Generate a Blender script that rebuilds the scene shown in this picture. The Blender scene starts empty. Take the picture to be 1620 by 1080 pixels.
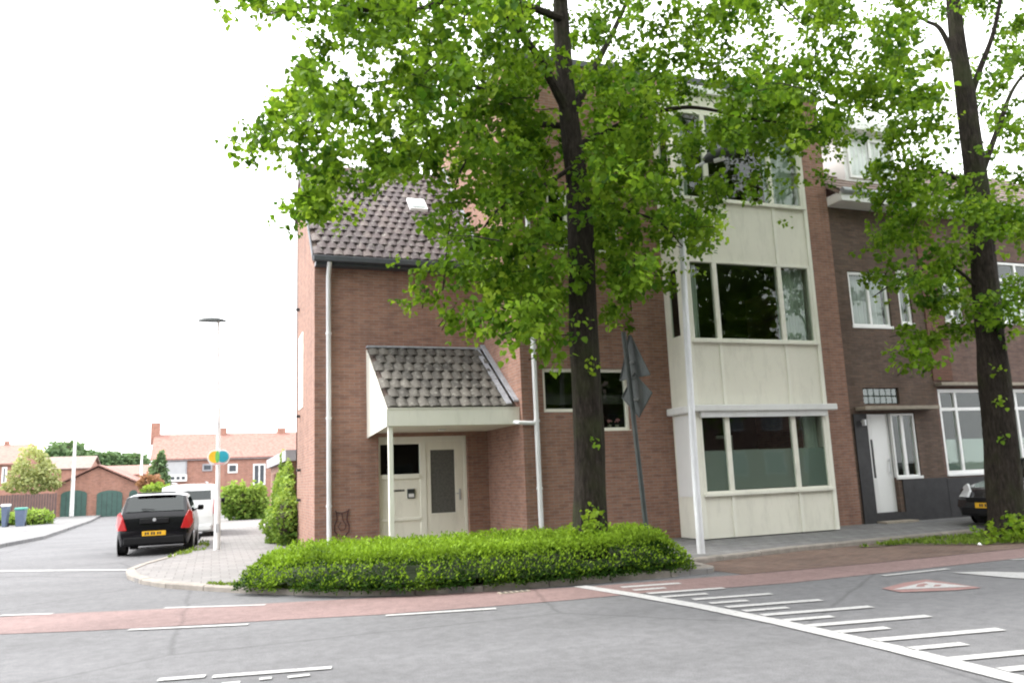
import bpy, bmesh, math, random
import numpy as np
from mathutils import Vector, Matrix
from mathutils.geometry import tessellate_polygon
from math import sin, cos, tan, radians, pi, sqrt, atan2

random.seed(7); RNG = np.random.default_rng(7)
S = bpy.context.scene
COL = S.collection

# ------------------------------------------------------------------ camera
EYE = 1.55
YAW, PIT, ROLL, FPX = 20.385, 9.5355, -2.324, 1280.24
_y, _p, _r = map(radians, (YAW, PIT, ROLL))
CW = np.array([sin(_y)*cos(_p), cos(_y)*cos(_p), sin(_p)])
CR = np.cross(CW, [0, 0, 1]); CR /= np.linalg.norm(CR); CU = np.cross(CR, CW)
CR, CU = CR*cos(_r)+CU*sin(_r), -CR*sin(_r)+CU*cos(_r)
cam = bpy.data.cameras.new('camera'); co = bpy.data.objects.new('camera', cam); COL.objects.link(co)
co.matrix_world = Matrix(((CR[0], CU[0], -CW[0], 0), (CR[1], CU[1], -CW[1], 0), (CR[2], CU[2], -CW[2], EYE), (0, 0, 0, 1)))
cam.sensor_width = 36; cam.lens = 36*FPX/1620; cam.clip_end = 2000; cam.clip_start = .1
S.camera = co
# ------------------------------------------------------------------ world, sun, exposure
SUN_EL, SUN_AZ = 52, -62          # azimuth from +Y towards +X (negative: from the left)
W = bpy.data.worlds.new('World'); S.world = W; W.use_nodes = True
nt = W.node_tree; nt.nodes.clear()
sky = nt.nodes.new('ShaderNodeTexSky'); sky.sky_type = 'NISHITA'; sky.sun_disc = False
sky.sun_elevation = radians(SUN_EL); sky.sun_rotation = radians(SUN_AZ); sky.dust_density = 4; sky.air_density = 1.5
hs = nt.nodes.new('ShaderNodeHueSaturation'); hs.inputs['Saturation'].default_value = .15
mx = nt.nodes.new('ShaderNodeMix'); mx.data_type = 'RGBA'; mx.inputs['Factor'].default_value = .72
mx.inputs['B'].default_value = (13.0, 13.1, 13.4, 1)          # even white cloud cover
bg = nt.nodes.new('ShaderNodeBackground'); bg.inputs['Strength'].default_value = .12
wo = nt.nodes.new('ShaderNodeOutputWorld')
nt.links.new(sky.outputs[0], hs.inputs['Color']); nt.links.new(hs.outputs[0], mx.inputs['A'])
nt.links.new(mx.outputs['Result'], bg.inputs['Color']); nt.links.new(bg.outputs[0], wo.inputs[0])
sl = bpy.data.lights.new('sun', 'SUN'); sl.energy = 1.5; sl.angle = radians(14); sl.color = (1, .965, .91)
so = bpy.data.objects.new('sun', sl); COL.objects.link(so)
_d = Vector((sin(radians(SUN_AZ))*cos(radians(SUN_EL)), cos(radians(SUN_AZ))*cos(radians(SUN_EL)), sin(radians(SUN_EL))))
so.rotation_euler = _d.to_track_quat('Z', 'Y').to_euler(); so.location = (0, 0, 30)
S.view_settings.view_transform = 'Standard'; S.view_settings.look = 'None'
S.view_settings.gamma = 1; S.view_settings.use_curve_mapping = False
S.view_settings.exposure = 1.65
S.render.engine = 'CYCLES'; S.cycles.max_bounces = 6; S.cycles.transparent_max_bounces = 8
S.cycles.pixel_filter_type = 'BLACKMAN_HARRIS'; S.cycles.filter_width = 2.1

# ------------------------------------------------------------------ surveying helpers (photo pixel -> point on a known plane)
CAM = np.array([0, 0, EYE])
def ray(x, y): return CW + CR*(x-810)/FPX - CU*(y-540)/FPX
def G(x, y, z=0.):
    d = ray(x, y); t = (z-EYE)/d[2]; q = CAM+t*d; return (float(q[0]), float(q[1]), z)
def PY(x, y, Y):
    d = ray(x, y); q = CAM+Y/d[1]*d; return Vector((float(q[0]), float(q[1]), float(q[2])))
def sst(a, b, t):
    t = min(1, max(0, (t-a)/(b-a))); return t*t*(3-2*t)
def zr(y): return .07*sst(13, 20, y)
def zp(x, y): return zr(y)+.075+.085*sst(12.4, 14.2, y)*sst(6.5, 8, x)

# ------------------------------------------------------------------ materials
MATS = {}
def new_mat(name):
    m = bpy.data.materials.new(name); m.use_nodes = True
    n = m.node_tree; n.nodes.clear()
    out = n.nodes.new('ShaderNodeOutputMaterial'); b = n.nodes.new('ShaderNodeBsdfPrincipled')
    n.links.new(b.outputs[0], out.inputs[0]); MATS[name] = m
    return m, n, b, out
def wpos(n, scale=(1, 1, 1)):
    g = n.nodes.new('ShaderNodeNewGeometry'); mp = n.nodes.new('ShaderNodeMapping'); mp.inputs['Scale'].default_value = scale
    n.links.new(g.outputs['Position'], mp.inputs['Vector']); return mp.outputs[0]
def noise(n, vec, scale, detail=5, rough=.6):
    t = n.nodes.new('ShaderNodeTexNoise'); t.inputs['Scale'].default_value = scale
    t.inputs['Detail'].default_value = detail; t.inputs['Roughness'].default_value = rough
    n.links.new(vec, t.inputs['Vector']); return t.outputs['Fac']
def ramp(n, fac, stops):
    r = n.nodes.new('ShaderNodeValToRGB'); cr = r.color_ramp
    while len(cr.elements) < len(stops): cr.elements.new(.5)
    for e, (p, c) in zip(cr.elements, stops):
        e.position = p; e.color = (*c, 1) if len(c) == 3 else c
    n.links.new(fac, r.inputs[0]); return r.outputs[0]
def mix(n, a, b, fac, mode='MIX'):
    m = n.nodes.new('ShaderNodeMix'); m.data_type = 'RGBA'; m.blend_type = mode
    for s, v in (('A', a), ('B', b)):
        if isinstance(v, tuple): m.inputs[s].default_value = (*v, 1)
        else: n.links.new(v, m.inputs[s])
    if isinstance(fac, (int, float)): m.inputs['Factor'].default_value = fac
    else: n.links.new(fac, m.inputs['Factor'])
    return m.outputs['Result']
def bump(n, b, h, strength, dist):
    u = n.nodes.new('ShaderNodeBump'); u.inputs['Strength'].default_value = strength; u.inputs['Distance'].default_value = dist
    n.links.new(h, u.inputs['Height']); n.links.new(u.outputs[0], b.inputs['Normal']); return u
def k(c, f): return tuple(min(1, x*f) for x in c)

def simple(name, col, rough=.6, var=.18, sc=3., metal=0, bmp=.0, bsc=60, spec=None, dirt=None, coat=0):
    m, n, b, o = new_mat(name)
    f = noise(n, wpos(n), sc)
    c = ramp(n, f, [(.3, k(col, 1-var)), (.7, k(col, 1+var))])
    if dirt:
        g = noise(n, wpos(n, (1, 1, .25)), 4.5, 7, .7)
        msk = ramp(n, g, [(.5, (0, 0, 0)), (.72, (dirt, dirt, dirt))])
        c = mix(n, c, (.16, .15, .12), msk)
    n.links.new(c, b.inputs['Base Color']); b.inputs['Roughness'].default_value = rough; b.inputs['Metallic'].default_value = metal
    if spec is not None: b.inputs['Specular IOR Level'].default_value = spec
    if coat: b.inputs['Coat Weight'].default_value = coat; b.inputs['Coat Roughness'].default_value = .06
    if bmp: bump(n, b, noise(n, wpos(n), bsc, 4), bmp, .01)
    return m
def brick(name, c1, c2, mortar, bw=.215, rh=.0625, ms=.0055, axis='wall', stain=.35, bmp=.6):
    m, n, b, o = new_mat(name)
    g = n.nodes.new('ShaderNodeNewGeometry'); sp = n.nodes.new('ShaderNodeSeparateXYZ'); n.links.new(g.outputs['Position'], sp.inputs[0])
    cb = n.nodes.new('ShaderNodeCombineXYZ')
    if axis == 'wall':
        ad = n.nodes.new('ShaderNodeMath'); ad.operation = 'ADD'; n.links.new(sp.outputs[0], ad.inputs[0]); n.links.new(sp.outputs[1], ad.inputs[1])
        n.links.new(ad.outputs[0], cb.inputs[0]); n.links.new(sp.outputs[2], cb.inputs[1])
    else:
        n.links.new(sp.outputs[0], cb.inputs[0]); n.links.new(sp.outputs[1], cb.inputs[1])
    t = n.nodes.new('ShaderNodeTexBrick'); n.links.new(cb.outputs[0], t.inputs['Vector'])
    t.inputs['Scale'].default_value = 1; t.inputs['Brick Width'].default_value = bw; t.inputs['Row Height'].default_value = rh
    t.inputs['Mortar Size'].default_value = ms; t.inputs['Mortar Smooth'].default_value = .3; t.inputs['Bias'].default_value = -.1
    t.inputs['Color1'].default_value = (*c1, 1); t.inputs['Color2'].default_value = (*c2, 1); t.inputs['Mortar'].default_value = (*mortar, 1)
    w = noise(n, wpos(n), .9, 6, .65)
    w2 = noise(n, wpos(n, (1, 1, 6)), 5, 4, .7)
    c = mix(n, t.outputs['Color'], ramp(n, w, [(.3, (.55, .5, .5)), (.5, (1, 1, 1)), (.75, (1.0, .93, .88))]), stain, 'MULTIPLY')
    c = mix(n, c, ramp(n, w2, [(.35, (.6, .56, .55)), (.6, (1, 1, 1))]), stain*.8, 'MULTIPLY')
    if axis == 'wall':                      # brick to brick differences in firing colour, and run-off streaks
        pb = noise(n, wpos(n, (4.65, 4.65, 16)), 1, 0, .5); st_ = noise(n, wpos(n, (3.5, 3.5, .22)), 1, 5, .65)
        c = mix(n, c, ramp(n, pb, [(.30, (.52, .50, .55)), (.5, (1, 1, 1)), (.72, (1.0, .88, .80))]), .32, 'MULTIPLY')
        c = mix(n, c, ramp(n, st_, [(.38, (.66, .64, .62)), (.56, (1, 1, 1))]), .35, 'MULTIPLY')
    n.links.new(c, b.inputs['Base Color']); b.inputs['Roughness'].default_value = .88; b.inputs['Specular IOR Level'].default_value = .25
    iv = n.nodes.new('ShaderNodeMath'); iv.operation = 'SUBTRACT'; iv.inputs[0].default_value = 1; n.links.new(t.outputs['Fac'], iv.inputs[1])
    bump(n, b, iv.outputs[0], bmp, .008)
    return m

simple('ground', (.10, .10, .08), .95)
def asphalt(name, base, patch=.25):
    m, n, b, o = new_mat(name)
    big = noise(n, wpos(n, (.55, 1.4, 1)), .55, 5, .6); fine = noise(n, wpos(n), 90, 3, .7); mid = noise(n, wpos(n), 7, 6, .7)
    c = ramp(n, big, [(.3, k(base, 1-patch)), (.5, base), (.72, k(base, 1+patch))])
    c = mix(n, c, ramp(n, fine, [(.38, (.45, .45, .45)), (.5, (1, 1, 1)), (.68, (1.0, 1.0, 1.0))]), .8, 'MULTIPLY')
    c = mix(n, c, ramp(n, mid, [(.38, (.72, .72, .72)), (.6, (1, 1, 1))]), .75, 'MULTIPLY')
    v = n.nodes.new('ShaderNodeTexVoronoi'); v.feature = 'DISTANCE_TO_EDGE'; v.inputs['Scale'].default_value = .22
    ds = n.nodes.new('ShaderNodeMix'); ds.data_type = 'VECTOR'; ds.inputs['Factor'].default_value = .12
    nz = n.nodes.new('ShaderNodeTexNoise'); nz.inputs['Scale'].default_value = 1.6; nz.inputs['Detail'].default_value = 6
    p = wpos(n); n.links.new(p, nz.inputs['Vector']); n.links.new(p, ds.inputs['A']); n.links.new(nz.outputs['Color'], ds.inputs['B'])
    n.links.new(ds.outputs['Result'], v.inputs['Vector'])
    cr = ramp(n, v.outputs['Distance'], [(0, (.5, .5, .5)), (.0035, (.68, .68, .68)), (.007, (1, 1, 1))])
    c = mix(n, c, cr, .55, 'MULTIPLY')
    n.links.new(c, b.inputs['Base Color']); b.inputs['Roughness'].default_value = .85; b.inputs['Specular IOR Level'].default_value = .3
    bump(n, b, fine, .35, .006); return m
asphalt('asphalt', (.135, .134, .139), .16); asphalt('asphalt_red', (.215, .145, .137), .16)
brick('pavers', (.20, .20, .20), (.16, .16, .165), (.07, .07, .065), .3, .3, .008, 'floor', .35, .5)
brick('pavers_light', (.215, .205, .20), (.175, .168, .164), (.11, .105, .10), .3, .3, .007, 'floor', .25, .4)
brick('clinker', (.185, .125, .10), (.14, .10, .085), (.075, .065, .055), .2, .068, .006, 'floor', .7, .6)
simple('kerb', (.24, .215, .19), .9, .2, 6, bmp=.3, dirt=.45)
m, n, b, o = new_mat('paint')
f = noise(n, wpos(n), 28, 6, .75); f2 = noise(n, wpos(n), 2.2, 4, .6)
wm = mix(n, (.37, .365, .36), (.15, .15, .15), ramp(n, f, [(.50, (0, 0, 0)), (.66, (.85, .85, .85))]))
f3 = noise(n, wpos(n), 120, 3, .7); wm = mix(n, wm, (.16, .16, .16), ramp(n, f3, [(.55, (0, 0, 0)), (.68, (.7, .7, .7))]))
wm = mix(n, wm, (.32, .32, .32), ramp(n, f2, [(.5, (0, 0, 0)), (.8, (.5, .5, .5))]))
n.links.new(wm, b.inputs['Base Color']); b.inputs['Roughness'].default_value = .7
simple('paint_worn', (.27, .268, .265), .8, .25, 9)
brick('brick_main', (.325, .185, .14), (.255, .14, .107), (.29, .25, .215), stain=.4)
brick('brick_side', (.325, .185, .14), (.255, .14, .107), (.29, .25, .215), stain=.3)
brick('brick_dark', (.165, .115, .092), (.12, .088, .072), (.115, .098, .083), stain=.4)
brick('brick_purple', (.205, .135, .115), (.155, .105, .092), (.145, .12, .105), stain=.4)
brick('brick_red', (.20, .105, .080), (.155, .085, .066), (.13, .09, .07), stain=.4)
brick('brick_far', (.40, .205, .155), (.33, .17, .125), (.33, .25, .21), stain=.3, bmp=.2)  # lightened: haze over the distance is put into the brick colour
simple('plinth', (.032, .031, .034), .7, .25, 5, bmp=.2, bsc=12)
simple('cream', (.80, .785, .70), .5, .05, 1.2, dirt=.16)
simple('cream_panel', (.78, .755, .665), .6, .05, .8, dirt=.2, bmp=.12, bsc=9)
simple('white', (.74, .74, .74), .42, .05, 1.5, dirt=.12)
simple('white_clean', (.8, .8, .8), .35, .02)
simple('pvc', (.70, .70, .71), .4, .06, 2, dirt=.2)
simple('soffit', (.66, .63, .54), .6, .04)
simple('gutter', (.055, .06, .07), .5, .2, 3)
simple('zinc', (.34, .36, .39), .5, .2, 5, metal=.2)
simple('lead', (.30, .31, .34), .55, .25, 9, bmp=.3, bsc=25)
simple('steel', (.52, .53, .55), .38, .08, 5, metal=.35, dirt=.15)
simple('pole_grey', (.66, .67, .70), .45, .05, 5, dirt=.12)
simple('sign_back', (.042, .05, .05), .6, .2, 8, metal=.1, dirt=.25)
simple('dark_metal', (.03, .032, .035), .5)
simple('ornament', (.055, .018, .022), .55)
simple('concrete', (.30, .26, .21), .85, .2, 5, dirt=.35)
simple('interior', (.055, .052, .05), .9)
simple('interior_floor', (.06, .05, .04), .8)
simple('door_glass', (.10, .10, .095), .35, .3, 20, bmp=.4, bsc=120)
simple('blind', (.40, .41, .42), .8, .06, 2)
simple('soil', (.06, .05, .035), .95)
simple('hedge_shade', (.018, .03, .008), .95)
simple('pink', (.6, .25, .3), .6)
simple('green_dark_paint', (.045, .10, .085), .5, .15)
simple('far_fence', (.10, .065, .06), .8)
simple('roof_orange', (.24, .125, .10), .85, .35, 5)
simple('roof_brown', (.20, .15, .13), .85, .22, 3)
simple('bin_blue', (.09, .12, .19), .6); simple('bin_green', (.08, .30, .25), .5)
simple('yellow', (.85, .52, .03), .5); simple('teal', (.02, .32, .42), .5); simple('green_sign', (.15, .5, .12), .5); simple('pinkish', (.75, .35, .35), .5)
simple('plate_yellow', (.75, .42, .02), .45, .03); simple('plate_ink', (.03, .03, .03), .5)
simple('rubber', (.018, .018, .018), .8); simple('rim', (.35, .36, .38), .35, metal=.7)
simple('black_paint', (.004, .004, .006), .25, .05, spec=.25, coat=.25); simple('dark_paint', (.02, .02, .022), .25, .05, coat=1)
simple('white_paint', (.72, .73, .72), .3, .02, coat=.8)
simple('bumper', (.007, .007, .008), .6, spec=.25)
simple('headlight', (.6, .6, .62), .08, .05, coat=1)
simple('red_lens', (.42, .010, .012), .3, .1)
simple('red_paint', (.215, .12, .112), .85, .25, 14, dirt=.6)
simple('lamp_white', (.72, .72, .72), .4)

def glass(name, tint, gl=.0, frost=None):
    m, n, b, o = new_mat(name); n.nodes.remove(b)
    tr = n.nodes.new('ShaderNodeBsdfTransparent'); tr.inputs[0].default_value = (*tint, 1)
    if frost:
        df = n.nodes.new('ShaderNodeBsdfDiffuse'); df.inputs[0].default_value = (*frost, 1); ms = n.nodes.new('ShaderNodeMixShader'); ms.inputs[0].default_value = .55
        n.links.new(tr.outputs[0], ms.inputs[1]); n.links.new(df.outputs[0], ms.inputs[2]); base = ms.outputs[0]
    else: base = tr.outputs[0]
    gs = n.nodes.new('ShaderNodeBsdfGlossy'); gs.inputs['Roughness'].default_value = .015; gs.inputs[0].default_value = (.95, 1, .98, 1)
    fr = n.nodes.new('ShaderNodeFresnel'); fr.inputs[0].default_value = 1.5
    ad = n.nodes.new('ShaderNodeMath'); ad.operation = 'ADD'; ad.inputs[1].default_value = gl; gb_ = n.nodes.new('ShaderNodeNewGeometry'); iv = n.nodes.new('ShaderNodeMath'); iv.operation = 'SUBTRACT'; iv.inputs[0].default_value = 1; n.links.new(gb_.outputs['Backfacing'], iv.inputs[1]); ml = n.nodes.new('ShaderNodeMath'); ml.operation = 'MULTIPLY'; n.links.new(fr.outputs[0], ml.inputs[0]); n.links.new(iv.outputs[0], ml.inputs[1]); n.links.new(ml.outputs[0], ad.inputs[0])
    bp = n.nodes.new('ShaderNodeBump'); bp.inputs['Strength'].default_value = .06; bp.inputs['Distance'].default_value = .02
    n.links.new(noise(n, wpos(n), 1.3, 2), bp.inputs['Height']); n.links.new(bp.outputs[0], gs.inputs['Normal'])
    mm = n.nodes.new('ShaderNodeMixShader'); n.links.new(ad.outputs[0], mm.inputs[0]); n.links.new(base, mm.inputs[1]); n.links.new(gs.outputs[0], mm.inputs[2])
    n.links.new(mm.outputs[0], o.inputs[0]); return m
glass('glass', (.86, .90, .87), .0); glass('glass_frosted', (.6, .65, .62), .02, (.34, .39, .37)); glass('car_glass', (.25, .28, .28), .01)
glass('glass_block', (.5, .6, .55), .03, (.07, .10, .09))

def leafmat(name, dark, light, trans=.45):
    m, n, b, o = new_mat(name)
    at = n.nodes.new('ShaderNodeAttribute'); at.attribute_name = 'tone'
    c = ramp(n, at.outputs['Fac'], [(0, dark), (1, light)])
    n.links.new(c, b.inputs['Base Color']); b.inputs['Roughness'].default_value = .55; b.inputs['Specular IOR Level'].default_value = .09
    tl = n.nodes.new('ShaderNodeBsdfTranslucent'); n.links.new(mix(n, c, (1.0, 1.0, .25), .55, 'MULTIPLY'), tl.inputs[0])
    g = n.nodes.new('ShaderNodeMixShader'); g.inputs[0].default_value = trans
    n.links.new(b.outputs[0], g.inputs[1]); n.links.new(tl.outputs[0], g.inputs[2]); n.links.new(g.outputs[0], o.inputs[0]); return m
leafmat('leaf', (.040, .105, .010), (.18, .30, .028), .55)
leafmat('leaf_tip', (.12, .23, .02), (.26, .37, .04), .5)
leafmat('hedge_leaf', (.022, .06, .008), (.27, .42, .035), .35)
leafmat('ivy_leaf', (.07, .15, .025), (.33, .44, .09), .4)  # greens lightened in place of haze over the side street
leafmat('far_leaf', (.20, .24, .09), (.48, .50, .24), .4)  # pale tones carry the haze of distance in the leaf colour
leafmat('far_dark_leaf', (.07, .13, .06), (.17, .25, .12), .3)
leafmat('red_leaf', (.22, .12, .06), (.38, .2, .12), .3)
m, n, b, o = new_mat('bark')
p = wpos(n, (1, 1, .22)); f = noise(n, p, 22, 8, .75); f2 = noise(n, wpos(n), 1.1, 4, .6)
c = ramp(n, f, [(.32, (.008, .006, .005)), (.52, (.026, .021, .017)), (.75, (.060, .052, .042))])
c = mix(n, c, (.035, .044, .016), ramp(n, f2, [(.5, (0, 0, 0)), (.7, (.55, .55, .55))]))
n.links.new(c, b.inputs['Base Color']); b.inputs['Roughness'].default_value = .95; b.inputs['Specular IOR Level'].default_value = .15; bump(n, b, f, 1, .03)
m, n, b, o = new_mat('roof_tile')
oi = n.nodes.new('ShaderNodeObjectInfo')
c = ramp(n, oi.outputs['Random'], [(0, (.055, .043, .046)), (.5, (.088, .068, .068)), (1, (.12, .095, .088))])
c = mix(n, c, (.30, .29, .26), ramp(n, noise(n, wpos(n), 9, 8, .75), [(.52, (0, 0, 0)), (.68, (.75, .75, .75))]))
c = mix(n, c, (.02, .02, .016), ramp(n, noise(n, wpos(n), 17, 5, .7), [(.6, (0, 0, 0)), (.75, (.7, .7, .7))]))
n.links.new(c, b.inputs['Base Color']); b.inputs['Roughness'].default_value = .9; bump(n, b, noise(n, wpos(n), 70), .4, .01)
m, n, b, o = new_mat('canopy_tile')
oi = n.nodes.new('ShaderNodeObjectInfo')
c = ramp(n, oi.outputs['Random'], [(0, (.052, .048, .042)), (.5, (.085, .078, .068)), (1, (.125, .115, .10))])
c = mix(n, c, (.34, .33, .29), ramp(n, noise(n, wpos(n), 11, 8, .75), [(.54, (0, 0, 0)), (.68, (.8, .8, .8))]))
n.links.new(c, b.inputs['Base Color']); b.inputs['Roughness'].default_value = .9; bump(n, b, noise(n, wpos(n), 70), .4, .01)
M = MATS

# ------------------------------------------------------------------ builders
OFF = {}
def tag(o, label=None, cat=None, group=None, kind=None):
    if label: o['label'] = label
    if cat: o['category'] = cat
    if group: o['group'] = group
    if kind: o['kind'] = kind
    return o
def thing(name, loc, label, cat, group=None, rz=0):
    o = bpy.data.objects.new(name, None); COL.objects.link(o); o.location = loc; o.rotation_euler = (0, 0, rz); o.empty_display_size = .3
    OFF[o.name] = Vector(loc); return tag(o, label, cat, group)
class MB:
    def __init__(s): s.v = []; s.f = []
    def add(s, vs, fs):
        n = len(s.v); s.v += [tuple(map(float, v)) for v in vs]; s.f += [tuple(n+i for i in f) for f in fs]; return s
    def box(s, x0, x1, y0, y1, z0, z1):
        v = [(x, y, z) for z in (z0, z1) for y in (y0, y1) for x in (x0, x1)]
        return s.add(v, [(0, 2, 3, 1), (4, 5, 7, 6), (0, 1, 5, 4), (2, 6, 7, 3), (0, 4, 6, 2), (1, 3, 7, 5)])
    def prism(s, pts, d):                       # pts: 3-D polygon, extruded by vector d
        n = len(pts); pts = [Vector(p) for p in pts]; d = Vector(d)
        v = pts+[p+d for p in pts]
        return s.add(v, [tuple(range(n))[::-1], tuple(range(n, 2*n))]+[(i, (i+1) % n, n+(i+1) % n, n+i) for i in range(n)])
    def tube(s, pts, r, n=10, cap=True):
        pts = [Vector(p) for p in pts]; rs = r if hasattr(r, '__len__') else [r]*len(pts); vs = []; up = None
        for i, p in enumerate(pts):
            t = (pts[min(i+1, len(pts)-1)]-pts[max(i-1, 0)]).normalized()
            if up is None: up = Vector((1, 0, 0)) if abs(t.x) < .9 else Vector((0, 1, 0))
            a = (up-t*up.dot(t)).normalized(); b = t.cross(a); up = a
            vs += [p+(a*cos(2*pi*j/n)+b*sin(2*pi*j/n))*rs[i] for j in range(n)]
        fs = [(i*n+j, i*n+(j+1) % n, (i+1)*n+(j+1) % n, (i+1)*n+j) for i in range(len(pts)-1) for j in range(n)]
        if cap: fs += [tuple(range(n))[::-1], tuple(range((len(pts)-1)*n, len(pts)*n))]
        return s.add(vs, fs)
    def build(s, name, mat, parent=None, smooth=False, bevel=0, label=None):
        me = bpy.data.meshes.new(name); off = OFF.get(parent.name, Vector()) if parent else Vector()
        me.from_pydata([(v[0]-off.x, v[1]-off.y, v[2]-off.z) for v in s.v], [], s.f); me.update()
        bm = bmesh.new(); bm.from_mesh(me); bmesh.ops.recalc_face_normals(bm, faces=bm.faces[:]); bm.to_mesh(me); bm.free()
        me.materials.append(M[mat])
        if smooth:
            me.polygons.foreach_set('use_smooth', [True]*len(me.polygons)); me.set_sharp_from_angle(angle=radians(40))
        o = bpy.data.objects.new(name, me); COL.objects.link(o)
        if parent: o.parent = parent; OFF[o.name] = off
        if bevel:
            md = o.modifiers.new('bevel', 'BEVEL'); md.width = bevel; md.segments = 2; md.limit_method = 'ANGLE'
        if label: o['label'] = label
        return o
def holes_wall(mb, a0, a1, z0, z1, t0, t1, holes, axis='x'):
    """wall with rectangular openings; cells between openings become boxes"""
    A = sorted({a0, a1, *[h[0] for h in holes], *[h[1] for h in holes]}); Z = sorted({z0, z1, *[h[2] for h in holes], *[h[3] for h in holes]})
    for i in range(len(A)-1):
        run = None
        for j in range(len(Z)-1):
            ca, cz = (A[i]+A[i+1])/2, (Z[j]+Z[j+1])/2
            if any(h[0] < ca < h[1] and h[2] < cz < h[3] for h in holes):
                if run: _wb(mb, A[i], A[i+1], run[0], run[1], t0, t1, axis); run = None
            else: run = (run[0], Z[j+1]) if run else (Z[j], Z[j+1])
        if run: _wb(mb, A[i], A[i+1], run[0], run[1], t0, t1, axis)
    return mb
def _wb(mb, a0, a1, z0, z1, t0, t1, axis):
    mb.box(a0, a1, t0, t1, z0, z1) if axis == 'x' else mb.box(t0, t1, a0, a1, z0, z1)
def window(parent, x0, x1, z0, z1, Y, fw=.07, mull=(), trans=(), mat='cream', gmat='glass', depth=.09, sill=True, bar=None, label=None):
    """frame mesh with glass panes as sub-parts; Y is the front face of the frame"""
    bar = bar or fw
    mb = MB(); xs = [x0, *mull, x1]; zs = [z0, *trans, z1]
    mb.box(x0, x0+fw, Y, Y+depth, z0, z1); mb.box(x1-fw, x1, Y, Y+depth, z0, z1)
    mb.box(x0+fw, x1-fw, Y, Y+depth, z0, z0+fw); mb.box(x0+fw, x1-fw, Y, Y+depth, z1-fw, z1)
    for q in mull: mb.box(q-bar/2, q+bar/2, Y+.002, Y+depth, z0+fw, z1-fw)
    for q in trans:
        E = [x0+fw]+[e for w_ in mull for e in (w_-bar/2, w_+bar/2)]+[x1-fw]
        for i in range(0, len(E), 2): mb.box(E[i], E[i+1], Y+.004, Y+depth, q-bar/2, q+bar/2)
    w = mb.build('window', mat, parent, bevel=.006, label=label)
    E = [x0+fw]+[e for w_ in mull for e in (w_-bar/2, w_+bar/2)]+[x1-fw]
    Fz = [z0+fw]+[e for w_ in trans for e in (w_-bar/2, w_+bar/2)]+[z1-fw]
    for i in range(0, len(E), 2):
        for j in range(0, len(Fz), 2):
            g = gmat[(i//2)] if isinstance(gmat, (list, tuple)) else gmat
            MB().box(E[i]+.001, E[i+1]-.001, Y+.045, Y+.053, Fz[j]+.001, Fz[j+1]-.001).build('pane', g, w)
    if sill: MB().box(x0-.03, x1+.03, Y-.06, Y-.001, z0-.045, z0+.02).build('sill', mat, w, bevel=.006)
    return w
def curtain(parent, x0, x1, z0, z1, Y, name='curtain', mat='curtain', folds=9, amp=.035):
    n = 60; vs = []; fs = []
    for i in range(n+1):
        x = x0+(x1-x0)*i/n; y = Y+amp*sin(folds*2*pi*i/n+.6*sin(i*.7))
        vs += [(x, y, z0), (x, y-.01*sin(i), z1)]
    for i in range(n): fs.append((2*i, 2*i+2, 2*i+3, 2*i+1))
    o = MB().add(vs, fs).build(name, mat, parent, smooth=True); return o
simple('curtain', (.50, .55, .50), .9, .06, 3); simple('curtain_white', (.68, .68, .70), .9, .06, 3)

def sheet(name, pts, zf, mat, step=1.2, base=None, parent=None, kind='structure', it=5):
    """a polygon on the ground, finely split so that it follows the ground height; base gives it solid sides"""
    bm = bmesh.new(); vs = [bm.verts.new((p[0], p[1], 0)) for p in pts]
    tr = tessellate_polygon([[Vector((p[0], p[1], 0)) for p in pts]])
    for t in tr:
        try: bm.faces.new([vs[i] for i in t])
        except ValueError: pass
    for _ in range(it):
        es = [e for e in bm.edges if e.calc_length() > step and min(v.co.y for v in e.verts) < 30]
        if not es: break
        bmesh.ops.subdivide_edges(bm, edges=es, cuts=1, use_grid_fill=False); bmesh.ops.triangulate(bm, faces=bm.faces[:])
    bm.normal_update()
    for v in bm.verts: v.co.z = zf(v.co.x, v.co.y)
    for f in bm.faces:
        if f.normal.z < 0: f.normal_flip()
    if base is not None:
        be = [e for e in bm.edges if e.is_boundary]
        r = bmesh.ops.extrude_edge_only(bm, edges=be)
        for v in [g for g in r['geom'] if isinstance(g, bmesh.types.BMVert)]: v.co.z = base
    bmesh.ops.recalc_face_normals(bm, faces=bm.faces[:])
    me = bpy.data.meshes.new(name); bm.to_mesh(me); bm.free(); me.materials.append(M[mat])
    o = bpy.data.objects.new(name, me); COL.objects.link(o)
    if parent: o.parent = parent
    elif kind: o['kind'] = kind
    return o

# ------------------------------------------------------------------ the setting: ground, road, pavements
MB().add([(-700, -300, -.06), (700, -300, -.06), (700, 1200, -.06), (-700, 1200, -.06)], [(0, 1, 2, 3)]).build('ground', 'ground')['kind'] = 'structure'
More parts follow.
